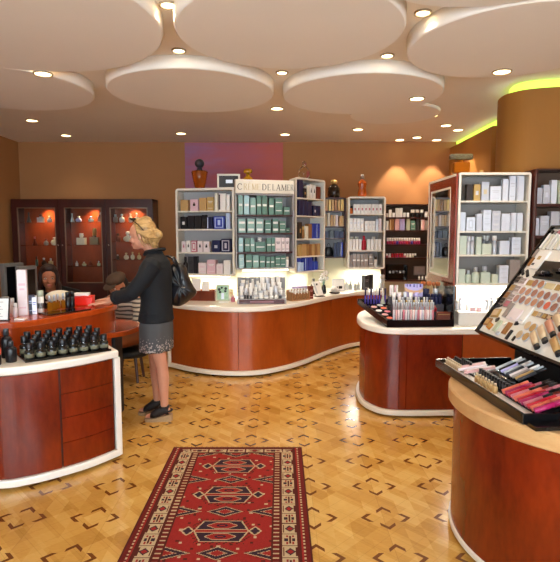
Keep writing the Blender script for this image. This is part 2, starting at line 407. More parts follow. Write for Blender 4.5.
a, b_ = lf[-1], lb[0]; dv = (b_-a).normalized(); nn = Vector((dv.y, -dv.x))
tn = (lf[-1]-lf[-2]).normalized()
q = [a-tn*.035+dv*.0+Vector((tn.y,-tn.x))*.013, a+tn*.012+Vector((tn.y,-tn.x))*.013, a+tn*.012+dv*.05, a-tn*.035+dv*.05]
MB().prism(q, .02, .706).obj('end_post', WHITE, t, bevel=.008)
MB().prism([*offset(lf, -.06), *lb], 0, .035).obj('plinth', PLINTH, t)
# round near-right counter
NX, NY = 1.565, 2.48
t = thing('round_counter', 'round mahogany counter with thick pale wooden rim at right front', 'counter', (NX, NY, 0))
n = 72
MB().lathe([(.66, .035), (.675, .05), (.675, .677), (.66, .682)], n).obj('drum', MAHOG, t, smooth=False)
MB().lathe([(.675, .02), (.684, .026), (.684, .048), (.672, .052)], n).obj('base_trim', UNITW, t)
MB().lathe([(.62, 0), (.63, .034)], n).obj('plinth', PLINTH, t)
MB().lathe([(.695, .683), (.705, .690), (.705, .75), (.695, .76)], n).obj('worktop', MAPLE, t)
for o in t.children:
    for p in o.data.polygons: p.use_smooth = len(p.vertices) == 4
    o.data.set_sharp_from_angle(angle=math.radians(35))
# cash desk behind the left counter
df = smooth_line([(-2.7,3.30),(-2.2,3.30),(-1.84,3.375),(-1.66,3.555),(-1.53,3.80),(-1.425,4.02),(-1.37,4.25),(-1.40,4.42),(-1.52,4.52)], 8)
db = [Vector(p) for p in ((-1.70,4.40),(-1.82,4.08),(-2.0,3.85),(-2.7,3.75))]
t = thing('cash_desk', 'raised orange cherry cash desk with round end the woman leans on', 'desk')
MB().prism([*offset(df, -.015), *db], .0, .905).obj('carcass', DESKW, t)
MB().prism([*offset(df, .01), *db], .906, .95).obj('worktop', DESKW, t, bevel=.008)
MB().lathe([(.38,.695),(.40,.70),(.40,.735),(.395,.74)], 48, (-1.62,4.42,0)).obj('lower_worktop', DESKW, t)
MB().box(-1.45,-1.36,4.22,4.42,0,.695).obj('leg', BLACKM, t, bevel=.006)
# ------------------------------------------------------------------ products
MC = {}
def cached(key, fn):
    if key not in MC: MC[key] = fn()
    return MC[key]
def rnd(x): return max(.004, round(x*250)/250)
GROUP = None
def link(name, me, parent=None):
    o = bpy.data.objects.new(name, me); C.objects.link(o)
    if parent: o.parent = parent
    return o
def box_mesh(w, d, h, m, bv=.0016, lidless=False):
    bm = bmesh.new()
    bmesh.ops.create_cube(bm, size=1, matrix=Matrix.Translation((0, 0, h/2)) @ Matrix.Diagonal((w, d, h, 1)))
    bmesh.ops.bevel(bm, geom=bm.edges[:], offset=min(bv, w*.1, d*.1, h*.1), segments=1, affect='EDGES')
    if not lidless:                        # tuck flap seen as a raised tab line on the top
        r = bmesh.ops.create_cube(bm, size=1, matrix=Matrix.Translation((0, -d*.08, h+.0002)) @ Matrix.Diagonal((w*.86, d*.72, .0012, 1)))
    me = bpy.data.meshes.new('carton'); bm.to_mesh(me); bm.free(); me.materials.append(m); return me
def print_mesh(w, d, h, style, m):
    b = MB(); y = -d/2
    def r(x0, x1, z0, z1): b.box(x0*w, x1*w, y-.0007, y+.0004, z0*h, z1*h)
    if style == 'band': r(-.40, .40, .44, .56)
    elif style == 'band2': r(-.40, .40, .30, .62)
    elif style == 'mark': r(-.16, .16, .42, .62); r(-.07, .07, .62, .74)
    elif style == 'frame': r(-.40, .40, .1, .16); r(-.40, .40, .84, .9); r(-.4, -.3, .16, .84); r(.3, .4, .16, .84); r(-.12, .12, .3, .7)
    elif style == 'spot': r(-.2, .2, .35, .6)
    elif style == 'lines': r(-.34, .34, .66, .71); r(-.25, .25, .56, .6); r(-.34, .34, .16, .19)
    elif style == 'side': r(-.46, -.28, .05, .95)
    return b.mesh('printed_label', m)
def carton(w, d, h, col, style=None, pcol='white', loc=(0,0,0), rot=0, label='', cat='carton', group=None, name='carton'):
    w, d, h = rnd(w), rnd(d), rnd(h)
    o = link(name, cached(('box', w, d, h, col), lambda: box_mesh(w, d, h, P(col))))
    o.location = loc; o.rotation_euler = (0, 0, rot); tag(o, label, cat, group)
    if style:
        link('printed_label', cached(('pr', w, d, h, style, pcol), lambda: print_mesh(w, d, h, style, P(pcol))), o)
    return o
GL = {}
def glass(col):
    k = 'tinted_glass_'+col
    return mat(k, PAL.get(col, '#e9ecea'), rough=.06, trans=.6, var=0, ior=1.35)
def bottle(r, h, col, cap='black', shape='round', loc=(0,0,0), rot=0, label='', cat='bottle', group=None, name='bottle', glassy=False, capf=.28, label_part=None):
    r, h = rnd(r), rnd(h)
    bm_ = glass(col) if glassy else P(col)
    hb = h*(1-capf)
    def body():
        if shape == 'round': return MB().lathe([(r*.9,0),(r,h*.02),(r,hb*.80),(r*.85,hb*.9),(r*.42,hb*.96),(r*.40,hb)], 14).mesh('body', bm_, True)
        if shape == 'tube': return MB().lathe([(r*.95,0),(r,h*.01),(r,hb)], 12).mesh('body', bm_, True)
        if shape == 'square':
            b = MB().box(-r, r, -r*.7, r*.7, 0, hb*.86); b.lathe([(r*.4,hb*.84),(r*.4,hb)], 10); return b.mesh('body', bm_)
        if shape == 'flask':
            return MB().rings([[Vector((rr*math.cos(2*PI*i/16), rr*.5*math.sin(2*PI*i/16), z)) for i in range(16)] for rr, z in ((r*.5,0),(r*.85,hb*.12),(r,hb*.45),(r*.8,hb*.75),(r*.3,hb*.9),(r*.26,hb))]).mesh('body', bm_, True)
        if shape == 'tri':
            return MB().lathe([(r,0),(r,hb*.05),(r*.25,hb*.92),(r*.25,hb)], 14).mesh('body', bm_, True)
    def capm():
        cr = {'round': r*.5, 'tube': r*.92, 'square': r*.5, 'flask': r*.4, 'tri': r*.35}[shape]
        if shape == 'flask': return MB().lathe([(cr*.7,hb),(cr*.7,hb+.1*h*capf),(cr*1.2,hb+.45*h*capf),(cr*.9,hb+.85*h*capf),(cr*.2,h)], 12).mesh('cap', P(cap), True)
        return MB().lathe([(cr,hb),(cr,h*.985),(cr*.9,h)], 12).mesh('cap', P(cap), True)
    o = link(name, cached(('bt', r, h, col, shape, glassy, capf), body)); link('cap', cached(('cap', r, h, cap, shape, capf), capm), o)
    if label_part:
        link('printed_label', cached(('bl', r, h, shape, label_part), lambda: (MB().lathe([(r*1.01,hb*.25),(r*1.01,hb*.6)], 14) if shape in ('round','tube') else MB().box(-r*.7,r*.7,-r*.72,-r*.69,hb*.25,hb*.6)).mesh('printed_label', P(label_part), True)), o)
    o.location = loc; o.rotation_euler = (0, 0, rot); return tag(o, label, cat, group)
def jar(r, h, col, lid, loc=(0,0,0), label='', group=None, name='jar', glassy=False, cat='jar'):
    r, h = rnd(r), rnd(h)
    bm_ = glass(col) if glassy else P(col)
    o = link(name, cached(('jar', r, h, col, glassy), lambda: MB().lathe([(r*.8,0),(r*.96,h*.06),(r,h*.3),(r*.97,h*.6)], 16).mesh('body', bm_, True)))
    link('lid', cached(('lid', r, h, lid), lambda: MB().lathe([(r,h*.61),(r*1.02,h*.65),(r*1.02,h*.95),(r*.95,h)], 16).mesh('lid', P(lid), True)), o)
    o.location = loc; return tag(o, label, cat, group)
def squeeze(r, h, col, cap, loc=(0,0,0), rot=0, label='', group=None):
    r, h = rnd(r), rnd(h)
    def body():
        return MB().rings([[Vector((r*a*math.cos(2*PI*i/14), r*b*math.sin(2*PI*i/14), z)) for i in range(14)] for a, b, z in ((.8,.8,h*.2),(.9,.85,h*.25),(1,.7,h*.6),(1.05,.35,h*.9),(1.08,.08,h*.97),(1.08,.06,h))]).mesh('body', P(col), True)
    o = link('squeeze_tube', cached(('sq', r, h, col), body)); link('cap', cached(('sqc', r, h, cap), lambda: MB().lathe([(r*.8,0),(r*.82,h*.19),(r*.7,h*.2)], 14).mesh('cap', P(cap), True)), o)
    o.location = loc; o.rotation_euler = (0, 0, rot); return tag(o, label, 'tube', group)
# ------------------------------------------------------------------ shelf units
WORD = dict(pinkw='pinkish white', ltblue='light blue', dgreen='dark green', pgreen='pale green', aqua='pale aqua', bluew='icy white', redbrown='reddish brown', dbrown='dark brown', palegrn='pale sage', dgrey='dark grey', sage='sage green')
def word(c): return WORD.get(c, c)
def unit(name, label, corners, zt, zb, boards, pxs, mats, r=.0, th=.022, short='', rows=(), board_th=.018, shelfwords=None, cat='shelf unit', dfac=.6, sq=.955, off=.1):
    FL, FR, BR, BL = [Vector(c) for c in corners]
    org = (FL+FR)/2
    t = thing(name, label, cat, (org.x, org.y, zb))
    W = (FR-FL).length; H = zt-zb
    def at(s, d, z):                      # s across, d depth fraction, z height above the base
        p = (FL*(1-s)+FR*s)*(1-d) + (BL*(1-s)+BR*s)*d - org
        return Vector((p.x, p.y, z))
    shell, board, back = mats
    def loop(inset, rad):
        pts = []
        for cx, cz, a0 in ((W-inset-rad, H-inset-rad, 0), (inset+rad, H-inset-rad, 90), (inset+rad, inset+rad, 180), (W-inset-rad, inset+rad, 270)):
            for k in range(6):
                a = math.radians(a0+k*18); pts.append((cx+rad*math.cos(a), cz+rad*math.sin(a)))
        return pts
    o_, i_ = loop(0, max(r, .002)), loop(th, max(r-th, .001))
    n = len(o_)
    vs = [at(x/W, 0, z) for x, z in o_] + [at(x/W, 0, z) for x, z in i_] + [at(x/W, 1, z) for x, z in o_] + [at(x/W, 1, z) for x, z in i_]
    fs = []
    for i in range(n):
        j = (i+1) % n
        fs += [(i, j, n+j, n+i), (2*n+j, 2*n+i, 3*n+i, 3*n+j), (j, i, 2*n+i, 2*n+j), (n+i, n+j, 3*n+j, 3*n+i)]
    MB().add(vs, fs).obj('carcass', shell, t)
    e = th*.6/W
    MB().hexa([at(e, .94, th*.5), at(1-e, .94, th*.5), at(1-e, .985, th*.5), at(e, .985, th*.5)], [at(e, .94, H-th*.5), at(1-e, .94, H-th*.5), at(1-e, .985, H-th*.5), at(e, .985, H-th*.5)]).obj('back_panel', back, t)
    e = th/W
    for bz in boards:
        bz -= zb
        MB().hexa([at(e, .02, bz-board_th), at(1-e, .02, bz-board_th), at(1-e, .93, bz-board_th), at(e, .93, bz-board_th)], [at(e, .02, bz), at(1-e, .02, bz), at(1-e, .93, bz), at(e, .93, bz)]).obj('shelf', board, t, bevel=.002)
    # products
    rot = math.atan2(FR.y-FL.y, FR.x-FL.x)
    floors = [q+.001 for q in boards] + [zb+th+.001]
    pxl, pxr = pxs
    depth = ((BL+BR)/2-(FL+FR)/2).length*.92
    words = shelfwords or (['top', 'second', 'third', 'fourth', 'bottom'][:len(floors)-1]+['bottom'])
    for ri, row in enumerate(rows):
        zf = floors[ri]; basepy = row[0]
        for k, it in enumerate(row[1]):
            kind, x0, x1, top, col = it[:5]
            style = it[5] if len(it) > 5 else None; pcol = it[6] if len(it) > 6 else 'white'
            s = .5+(((x0+x1)/2-pxl)/(pxr-pxl)-.5)*sq
            p0 = FL*(1-s)+FR*s
            sc = p0.y*.996/FPX
            wdt = (x1-x0)/(pxr-pxl)*W*.965*sq; h = (basepy-top)*sc*1.0
            h = min(h, (boards[ri-1]-board_th if ri else zt-th) - zf - .005)
            back_off = .35 if len(it) > 7 and it[7] == 'back' else off
            place = f'{ORD[k]} from left, {words[ri]} shelf, {short}'
            if kind in 'cus':
                d = min(depth*dfac, max(.035, wdt*.9))
                loc = at(s, back_off, 0); nd = Vector((-math.sin(rot), math.cos(rot), 0))
                loc = Vector((loc.x, loc.y, 0)) + nd*d/2 + Vector((org.x, org.y, zf))
                if kind == 'c':
                    carton(wdt, d, h, col, style, pcol, loc, rot, f'{word(col)} carton, {place}', group=f'cartons in the {short}')
                else:                      # stacks of two (s) in equal halves
                    hh = rnd(h/2 if kind == 's' else h*it[8])
                    carton(wdt, d, hh, col, style, pcol, loc, rot, f'{word(col)} carton under another, {place}', group=f'cartons in the {short}')
                    carton(wdt, d, hh if kind == 's' else h-hh, col, style, pcol, loc+Vector((0,0,hh+.0012)), rot, f'{word(col)} carton on another, {place}', group=f'cartons in the {short}')
            else:
                shp = {'r': 'round', 't': 'tube', 'q': 'square', 'f': 'flask', 'j': 'jar', 'p': 'polish', 'h': 'handbag'}[kind]
                rr = wdt/2
                loc = at(s, back_off, 0); nd = Vector((-math.sin(rot), math.cos(rot), 0))
                loc = Vector((loc.x, loc.y, 0)) + nd*rr + Vector((org.x, org.y, zf))
                if shp == 'jar': jar(rr, h, col, style or 'white', loc, f'{word(col)} jar, {place}', f'jars in the {short}')
                elif shp == 'polish': bottle(rr, h, col, style or 'white', 'tube', loc, rot, f'small {word(col)} polish bottle, {place}', group=f'polish bottles in the {short}', capf=.5, name='polish_bottle')
                elif shp == 'handbag':
                    o = MB().rings([[Vector((rr*a*math.cos(2*PI*i/18), rr*.45*a*math.sin(2*PI*i/18), z*h)) for i in range(18)] for a, z in ((.8,0),(1,.1),(1.02,.3),(.85,.62),(.5,.7))]).obj('pouch', P(col), None, True)
                    MB().tube([(-rr*.45, 0, h*.66), (-rr*.3, 0, h*.9), (0, 0, h*.98), (rr*.3, 0, h*.9), (rr*.45, 0, h*.66)], rr*.07).obj('handle', P(col), o, True)
                    o.location = loc; o.rotation_euler = (0,0,rot); tag(o, f'{word(col)} gathered pouch with handle, {place}', 'pouch')
                else: bottle(rr, h, col, style or 'black', shp, loc, rot, f'{word(col)} bottle, {place}', group=f'bottles in the {short}')
    return t, at, org, rot
def zs(y, *rows): return [zat(p, y) for p in rows]
# leftmost white unit
z = zs(6.17, 188, 276, 210.6, 229, 252.3)
unit('shelf_unit', 'leftmost white shelf unit with rounded corners holding mixed perfume cartons', ((-1.245,6.25),(-.532,6.10),(-.54,6.345),(-1.205,6.50)), z[0], z[1], z[2:], (176,235), (UNITW, UNITW, UNITB), r=.04, th=.026, short='leftmost white unit', dfac=.42, sq=.955, off=.06, rows=[
 (210.6, [('c',179.5,187.5,200,'tan'),('c',190,198.3,199.5,'pink','mark','dbrown'),('c',199.5,207,198,'tan'),('c',207.5,215,197.3,'gold','lines','cream'),('c',216,219,193.5,'ivory'),('c',220,227.5,194,'white','side','black'),('c',228.2,231.5,195,'white')]),
 (229, [('c',179,186,217,'black','spot','white'),('c',186.8,194,216,'black'),('c',194.5,201.5,216,'black'),('c',202,207,215,'black','lines','dgrey'),('c',207.5,213.5,217,'navy','side','ltblue'),('c',214.5,226,216.5,'blue','frame','ltblue'),('c',227.3,232,213,'ltblue')]),
 (252.3, [('c',180,184.4,242,'pinkw','mark','rose'),('c',185,189.6,241,'white','mark','black'),('c',190.2,196.2,241,'rose','frame','white'),('c',197,202.5,241,'pinkw','mark','black'),('c',203.2,210,241.5,'pinkw','mark','black'),('c',212.5,221,240.3,'navy','spot','silver'),('c',222,232,239,'navy','frame','silver')]),
 (274.8, [('r',180.5,185.5,258.5,'black'),('c',186.5,192,258,'dgrey','lines','black'),('c',192.4,197,257.5,'black'),('c',197.6,206,264,'pinkw','lines','pink'),('c',207,216,261,'pink','lines','white'),('c',217,223.6,264.5,'pinkw','lines','pink'),('c',224.4,231.5,261,'white')])])
# lettered unit with green cartons
yU2 = 6.19
z = zs(yU2, 194, 269, 214.6, 232.8, 251.8)
tU2, atU2, orgU2, rotU2 = unit('shelf_unit', 'lettered shelf unit with dark boards holding rows of green cartons', ((-.520,6.10),(.170,6.29),(.085,6.52),(-.528,6.35)), z[0], z[1], z[2:], (235.5,294.5), (UNITB, DARKW, UNITB), r=.002, th=.016, short='lettered unit', dfac=.38, sq=.925, off=.06, board_th=.022, rows=[
 (214.6, [('c',236.5,241,195.5,'pgreen','band'),('c',242.3,248,195.5,'aqua','band'),('c',249,255,198.3,'pgreen','band'),('c',256,261.3,195.5,'green','band'),('c',262,267.5,195.8,'green','band'),('c',269.5,275,197.8,'green','band'),('s',276.3,284.3,198.5,'green','band'),('c',286,292.6,207,'green','band')]),
 (232.6, [('s',236.3,244,219,'pgreen','band2'),('s',246,253.6,219,'pgreen','band2'),('s',255.3,263,219,'pgreen','band2'),('s',265,271.5,220.3,'green','band'),('s',273.3,280,219.5,'green','band2'),('s',281,288,221,'green','band'),('c',288.4,292.5,227.5,'dgreen','band')]),
 (251.6, [('c',236.5,241,237.5,'aqua','band'),('c',243,248.4,238,'green','band'),('c',249,253.6,238,'pgreen','band'),('c',254.6,265.5,242,'green','band'),('c',267,271.7,238,'green','band'),('c',272.1,276,238,'green','band'),('c',276.5,282.6,237.8,'pinkw','lines','dgrey'),('c',283,287.2,237.8,'pinkw','lines','dgrey'),('c',287.6,292,238,'pinkw','lines','dgrey')]),
 (267.9, [('c',236.5,242,254.5,'aqua','lines','white'),('c',244,250.6,254.5,'green','band'),('c',251.6,258,255.3,'pgreen','band'),('c',259,265,256,'green','band'),('c',266,270.5,257,'green','band'),('c',271,275.6,257,'green','band'),('s',276.3,282,256.3,'green','band'),('s',282.4,288,256.3,'green','band'),('t',288.7,291.6,257.5,'white','ivory')])])
# white pot on the gift carton of the third shelf
p = orgU2 + (Vector((.170,6.29))-Vector((-.520,6.10)))*((260.3-235.5)/59-.5)
jar(.022, .05, 'white', 'white', (p.x-.015, p.y+.06, zat(251.6, yU2)+(251.6-242)*6.19*.996/FPX+.004), 'white pot standing on the wide green carton on the third lettered shelf')
# lettered header
zh0, zh1 = zat(193.6, 6.19), zat(180.0, 6.19)
FLv, FRv = Vector((-.514,6.085)), Vector((.166,6.275))
hd = thing('header_sign', 'long white header sign with serif lettering above the green cartons', 'sign', (FLv.x, FLv.y, zh0), rotU2)
WH = (FRv-FLv).length; HH = zh1-zh0
MB().box(0, WH, 0, .08, .001, HH).obj('board', UNITW, hd, bevel=.003)
STROKES = {  # thick and thin strokes of each capital in a unit box: (x0,z0,x1,z1,width)
 'D': [(.15,0,.15,1,.16),(.15,.97,.5,.97,.06),(.15,.03,.5,.03,.06),(.5,.97,.8,.75,.1),(.8,.75,.86,.5,.15),(.86,.5,.8,.25,.15),(.8,.25,.5,.03,.1)],
 'E': [(.2,0,.2,1,.16),(.2,.97,.8,.97,.06),(.2,.5,.65,.5,.06),(.2,.03,.82,.03,.06),(.8,.85,.8,1,.05),(.82,0,.82,.16,.05)],
 'L': [(.2,0,.2,1,.16),(.2,.03,.8,.03,.06),(.8,0,.8,.18,.05),(.05,.98,.35,.98,.04)],
 'A': [(.5,1,.14,0,.06),(.5,1,.86,0,.15),(.27,.34,.73,.34,.05),(.02,.02,.26,.02,.04),(.72,.02,1,.02,.04)],
 'M': [(.12,0,.12,1,.06),(.12,1,.5,.05,.14),(.5,.05,.88,1,.05),(.88,0,.88,1,.15),(0,.02,.24,.02,.04),(.74,.02,1.02,.02,.04)],
 'R': [(.2,0,.2,1,.16),(.2,.97,.6,.97,.06),(.6,.97,.78,.77,.13),(.78,.77,.6,.52,.13),(.2,.5,.6,.5,.06),(.5,.5,.92,0,.15),(.06,.02,.34,.02,.04)],
 'C': [(.85,.78,.62,.97,.07),(.62,.97,.36,.93,.08),(.36,.93,.16,.7,.13),(.16,.7,.12,.5,.15),(.12,.5,.16,.3,.15),(.16,.3,.36,.07,.13),(.36,.07,.62,.03,.08),(.62,.03,.87,.2,.07),(.85,.72,.85,.98,.05)],
 'È': [(.2,0,.2,1,.16),(.2,.97,.8,.97,.06),(.2,.5,.65,.5,.06),(.2,.03,.82,.03,.06),(.35,1.28,.6,1.12,.09)]}
def glyph(ch, x, w, h, zb, depth=.004):
    b = MB()
    for x0, z0, x1, z1, wd in STROKES[ch]:
        a = Vector((x+x0*w, 0, zb+z0*h)); c = Vector((x+x1*w, 0, zb+z1*h)); dd = (c-a)
        nrm = Vector((-dd.z, 0, dd.x)).normalized()*wd*w*.5
        q0 = [a-nrm, c-nrm, c+nrm, a+nrm]
        b.hexa([p+Vector((0, -depth, 0)) for p in q0], [p+Vector((0, .001, 0)) for p in q0])
    return b
INK = mat('sign_ink', '#5a5148', rough=.5); SHEEN = mat('sign_sheen', '#cdb98d', rough=.4)  # second tone: gloss light on part of the lettering, put into its colour
def wx(px): return (px-235.6)/(294.6-235.6)*WH
for ch, px0, px1, m in [('C',237,242.5,INK),('R',243.3,247.3,SHEEN),('È',247.8,251.2,SHEEN),('M',251.6,256.4,SHEEN),('E',256.8,260.6,SHEEN),('D',262.0,266.6,INK),('E',267.2,270.8,INK),('L',272.2,275.6,INK),('A',276.0,280.8,INK),('M',281.4,286.8,INK),('E',287.4,290.6,INK),('R',290.9,294.0,INK)]:
    glyph(ch, wx(px0), wx(px1)-wx(px0), HH*.46, HH*.24).obj('letter', m, hd)
# narrow angled white unit
z = zs(6.5, 180.2, 272.5, 198.2, 215.8, 238.6, 255.8)
unit('shelf_unit', 'narrow angled white shelf unit with blue and gold perfume cartons', ((.188,6.285),(.582,6.75),(.395,6.915),(.112,6.545)), z[0]+.02, z[1], z[2:], (295,325), (UNITW, UNITW, UNITB), r=.035, th=.022, short='narrow angled unit', dfac=.26, sq=.89, off=.05, rows=[
 (198, [('c',297,301.5,181,'navy'),('c',302.3,305.5,188.5,'black','spot','gold'),('c',306,309,186,'ivory'),('c',309.3,312.6,184.5,'white','mark','dgrey'),('c',313,316.3,185,'white','mark','black'),('c',317.3,322,186,'redbrown')]),
 (215.6, [('c',297.5,302,200.5,'navy'),('c',302.4,306.6,200,'navy'),('c',307,311.8,201.5,'navy'),('c',313.8,317.4,205.5,'navy','spot','silver'),('c',318,321.7,205.5,'navy')]),
 (238.4, [('c',297,300.6,222,'dbrown','spot','gold'),('t',301.5,304.3,226,'bronze','gold'),('c',305,307.8,226,'ivory'),('c',308.2,312,224,'bronze'),('c',312.5,316.6,223.5,'blue'),('c',317.3,321.5,223.5,'blue','side','ltblue')]),
 (255.6, [('c',297,300.2,244.5,'gold'),('c',300.8,306,243.5,'tan'),('c',306.8,311.8,244,'bronze','side','gold'),('c',312.3,315.4,244,'tan'),('c',316,318.8,244,'bronze'),('c',319.2,322,244,'tan')]),
 (272.3, [('t',297.3,300.2,259,'ltblue','blue'),('t',300.8,303.6,260,'ltblue','blue'),('c',304.2,308,259,'blue','side','ltblue'),('c',308.5,312.6,259,'blue'),('r',313,317,258.5,'blue','navy'),('r',317.4,320.6,259,'blue','navy')])])
# narrow dark shelves
z = zs(7.12, 197.5, 258, 210.8, 226.3, 238)
unit('shelf_unit', 'narrow dark wooden shelves between the two white units on the curve', ((.600,7.10),(.893,7.13),(.885,7.35),(.53,7.335)), z[0], z[1], z[2:], (325,346), (DARKW, DARKW, UNITB), th=.016, short='narrow dark shelves', rows=[
 (210.6, [('c',326,329,199.5,'tan'),('c',329.4,332,199.3,'gold'),('c',332.4,335,199.5,'tan'),('c',335.4,338.3,199.5,'bronze'),('c',338.7,341.3,199.5,'tan'),('c',341.7,345,199.5,'gold')]),
 (226.2, [('c',325.8,328,214.5,'tan'),('c',328.4,331,213,'cream'),('c',331.4,334,215,'tan'),('c',334.4,336.6,215,'beige'),('c',337,339.2,215,'pinkw'),('c',340,345,216,'tan','side','bronze')]),
 (237.8, [('c',326,330,231,'navy'),('c',330.5,335,230.5,'dgrey'),('c',335.5,340,230.5,'navy'),('c',340.5,345,231,'navy')]),
 (256.8, [('h',326.3,335,243,'black'),('c',335.6,338,243,'navy'),('c',338.5,341.3,242,'navy'),('c',342,344.6,242.5,'blue','side','white')])])
# middle white unit
yU5 = 6.95
z = zs(yU5, 196.5, 269, 213.6, 231, 250.2)
unit('shelf_unit', 'middle white shelf unit full of white cartons with one red bottle', ((.903,yU5),(1.403,yU5),(1.403,7.355),(.903,7.355)), z[0], z[1], z[2:], (346.3,385.3), (UNITW, UNITW, UNITB), r=.035, th=.024, short='middle white unit', rows=[
 (213.4, [('t',347.8,351,206,'orange','black')]+[('c',351.6+i*3.95,355.2+i*3.95,204,'white','spot','rose') for i in range(8)]),
 (230.8, [('c',347.7+i*3.9,351.4+i*3.9,218.3,'white','lines','silver') for i in range(4)]+[('c',364+i*4,367.8+i*4,220.8,'white','lines','silver') for i in range(3)]+[('c',376.4,379,219,'silver'),('c',379.3,382.4,218.3,'pinkw')]),
 (250, [('c',347.7,350.8,239.3,'white'),('c',351.2,354.3,239.3,'white'),('c',354.7,357.6,239.3,'white'),('c',358,361,239.3,'white'),('r',361.5,366,235.7,'red','red'),('c',366.6,370.4,239.3,'white'),('c',370.8,374.6,239.3,'white'),('c',375,378.6,239.3,'white'),('c',379,382.8,239.3,'white')]),
 (267, [('s',347.7,350.8,255,'taupe'),('c',351.3,355.2,253.6,'taupe','band'),('c',355.6,359.8,253.6,'taupe','band'),('c',360.2,363.6,254,'taupe','band'),('c',364,368.4,253.6,'taupe','band'),('s',369.3,374,253.5,'taupe','band'),('t',375.3,378.6,256.5,'white','black')])])
for i, (px, c) in enumerate(((352, 'sage'), (357, 'sage'), (373.5, 'white'))):
    jar(.024, .034, c, 'white', (xat(px, 7.06), 7.06, zat(250, yU5)+(250-239.3)*yU5*.996/FPX+.0025), ['pale jar on the first white cartons of the third middle shelf', 'pale jar on cartons just left of the red bottle', 'small white jar on cartons right of the red bottle'][i])
# dark wall shelves
yU6 = 7.5
z = zs(yU6, 204, 281.5, 217.2, 230.3, 244.3, 257.6)
row3 = [('p',387.7+i*2.35,389.8+i*2.35,237.6,['magenta','magenta','red','magenta','purple','magenta'][i % 6],'white') for i in range(14)]
row4 = [('p',387.2+i*2.5,389.5+i*2.5,253.6,['rose','white','red','red','magenta','red','red','rose','ivory','ivory','sage','dgrey'][i],'red' if 1 < i < 7 else 'white') for i in range(12)]
unit('shelf_unit', 'wide dark wall shelves with nail polish rows beside the mirror', ((1.50,yU6),(2.20,yU6),(2.20,7.715),(1.50,7.715)), z[0], z[1], z[2:], (386,431), (DARKW, DARKW, DARKB), th=.018, short='dark wall shelves', rows=[
 (217, [('j',386.5,389,213,'white'),('s',389.4,392,210,'white'),('j',392.6,395.6,212.6,'white'),('s',395.9,399,208.3,'white'),('s',399.3,402.5,208.3,'white'),('j',403,406,212.5,'white'),('j',406.4,409.4,212.5,'white'),('j',410.5,414.5,209.5,'black'),('j',415,419,209.5,'black'),('j',419.5,423,209.5,'black'),('j',424,427.5,211.5,'white')]),
 (230.1, [('c',386.9,389.2,221,'white'),('c',390,394.4,219,'bronze','side','beige'),('c',395.4,399.6,218.8,'blush'),('c',400.4,404.8,218.5,'lilac'),('c',406.3,410,218.3,'sage'),('c',410.5,415,220.7,'green','lines'),('c',416,418.9,219,'dgrey'),('c',420.5,424,219.5,'blush','side','white'),('c',424.5,427.5,220,'taupe')]),
 (244.1, row3), (257.4, row4)])
# black tester cabinet and framed picture within the lower part of the dark shelves
p = on_y(397, 279, 7.55); ZT = zat(281.5, yU6)+.0185
t = thing('tester_stand', 'black tester stand with a row of small items below the polish shelves', 'display stand', (p.x, 7.55, ZT))
MB().box(-.145,.145,-.03,.10,0,.012).box(-.145,.145,.08,.10,.0,.22).box(-.145,-.135,-.03,.10,0,.22).box(.135,.145,-.03,.10,0,.22).obj('case', BLACKP, t)
MB().box(-.135,.135,-.02,.08,.09,.098).obj('shelf', BLACKP, t)
for i in range(5):
    jar(.017, .03, ['white','silver','dgrey','white','silver'][i], 'silver', (p.x-.1+i*.05, 7.575, ZT+.0985), f'small silver-lidded tester pot, {ORD[i]} from left in the black tester stand', 'tester pots in the black stand')
p = on_y(421, 272, 7.55)
t = thing('picture_frame', 'small grey portrait print leaning in the dark shelves beside the mirror', 'picture', (p.x, 7.63, ZT+.062))
MB().box(-.085,.085,0,.012,0,.135).obj('frame', mat('print_frame', '#8d837d'), t, bevel=.003)
MB().box(-.072,.072,-.002,.001,.012,.123).obj('print', mat('print_grey', '#a79c97', var=.3, scale=25), t)
for i in range(3):
    bottle(.012, .06, 'white', 'pinkw', 'tube', (xat(420+i*3.4, 7.55), 7.54, ZT), 0, f'white tube bottle, {ORD[i]} from left under the small grey portrait', group='white tubes under the portrait')
# right silver case, in front of the column
yC = 4.42
z = zs(yC, 172.3, 286, 200.6, 231, 254.7)
unit('shelf_unit', 'right white display case with silver and icy cartons beside the mirror', ((1.502,yC),(2.108,yC),(2.108,yC+.23),(1.502,yC+.23)), z[0], z[1], z[2:], (457,528.5), (UNITW, UNITW, CASEB), r=.022, th=.020, short='right silver case', board_th=.015, rows=[
 (200.4, [('c',464.5,471,184.5,'dbrown'),('c',472,479,184.5,'gold','spot','silver'),('c',480,488,182,'silver','spot','gilt'),('c',489,501,186,'bluew','lines','silver'),('c',502,508.2,179,'bluew'),('c',509,515.8,175.8,'bluew','lines','silver'),('c',516.6,524.5,175.8,'bluew','side','silver')]),
 (230.8, [('c',458.7,464.5,212.5,'silver'),('c',465.3,474.8,217,'silver','frame','bluew'),('c',475.6,482,214,'silver'),('s',482.6,491.4,210.3,'bluew','lines','silver'),('s',492,501,211,'silver','lines','white'),('s',502,511,213.4,'bluew'),('c',511.7,517.8,213,'bluew','side','silver'),('c',518.4,524.6,213,'bluew')]),
 (254.5, [('c',459,466.5,236,'palegrn'),('t',467.2,470.8,236,'silver','bluew'),('t',471.2,474.8,236,'silver','silver'),('c',476.5,482,237,'palegrn'),('c',482.6,493,243.5,'palegrn'),('t',493.8,499.2,235.6,'silver','white'),('c',501,512,241,'bluew'),('s',514,523.6,237.8,'bluew','lines','silver')]),
 (283.2, [('s',459,466,269,'palegrn'),('r',467,473.2,270,'palegrn','silver'),('r',474.2,482,267,'palegrn','silver'),('q',483,493.3,265.5,'palegrn','silver'),('c',494.3,501,274.3,'palegrn'),('s',502,511.8,265,'bluew','lines','silver'),('s',512.5,523.8,260,'taupe')])])
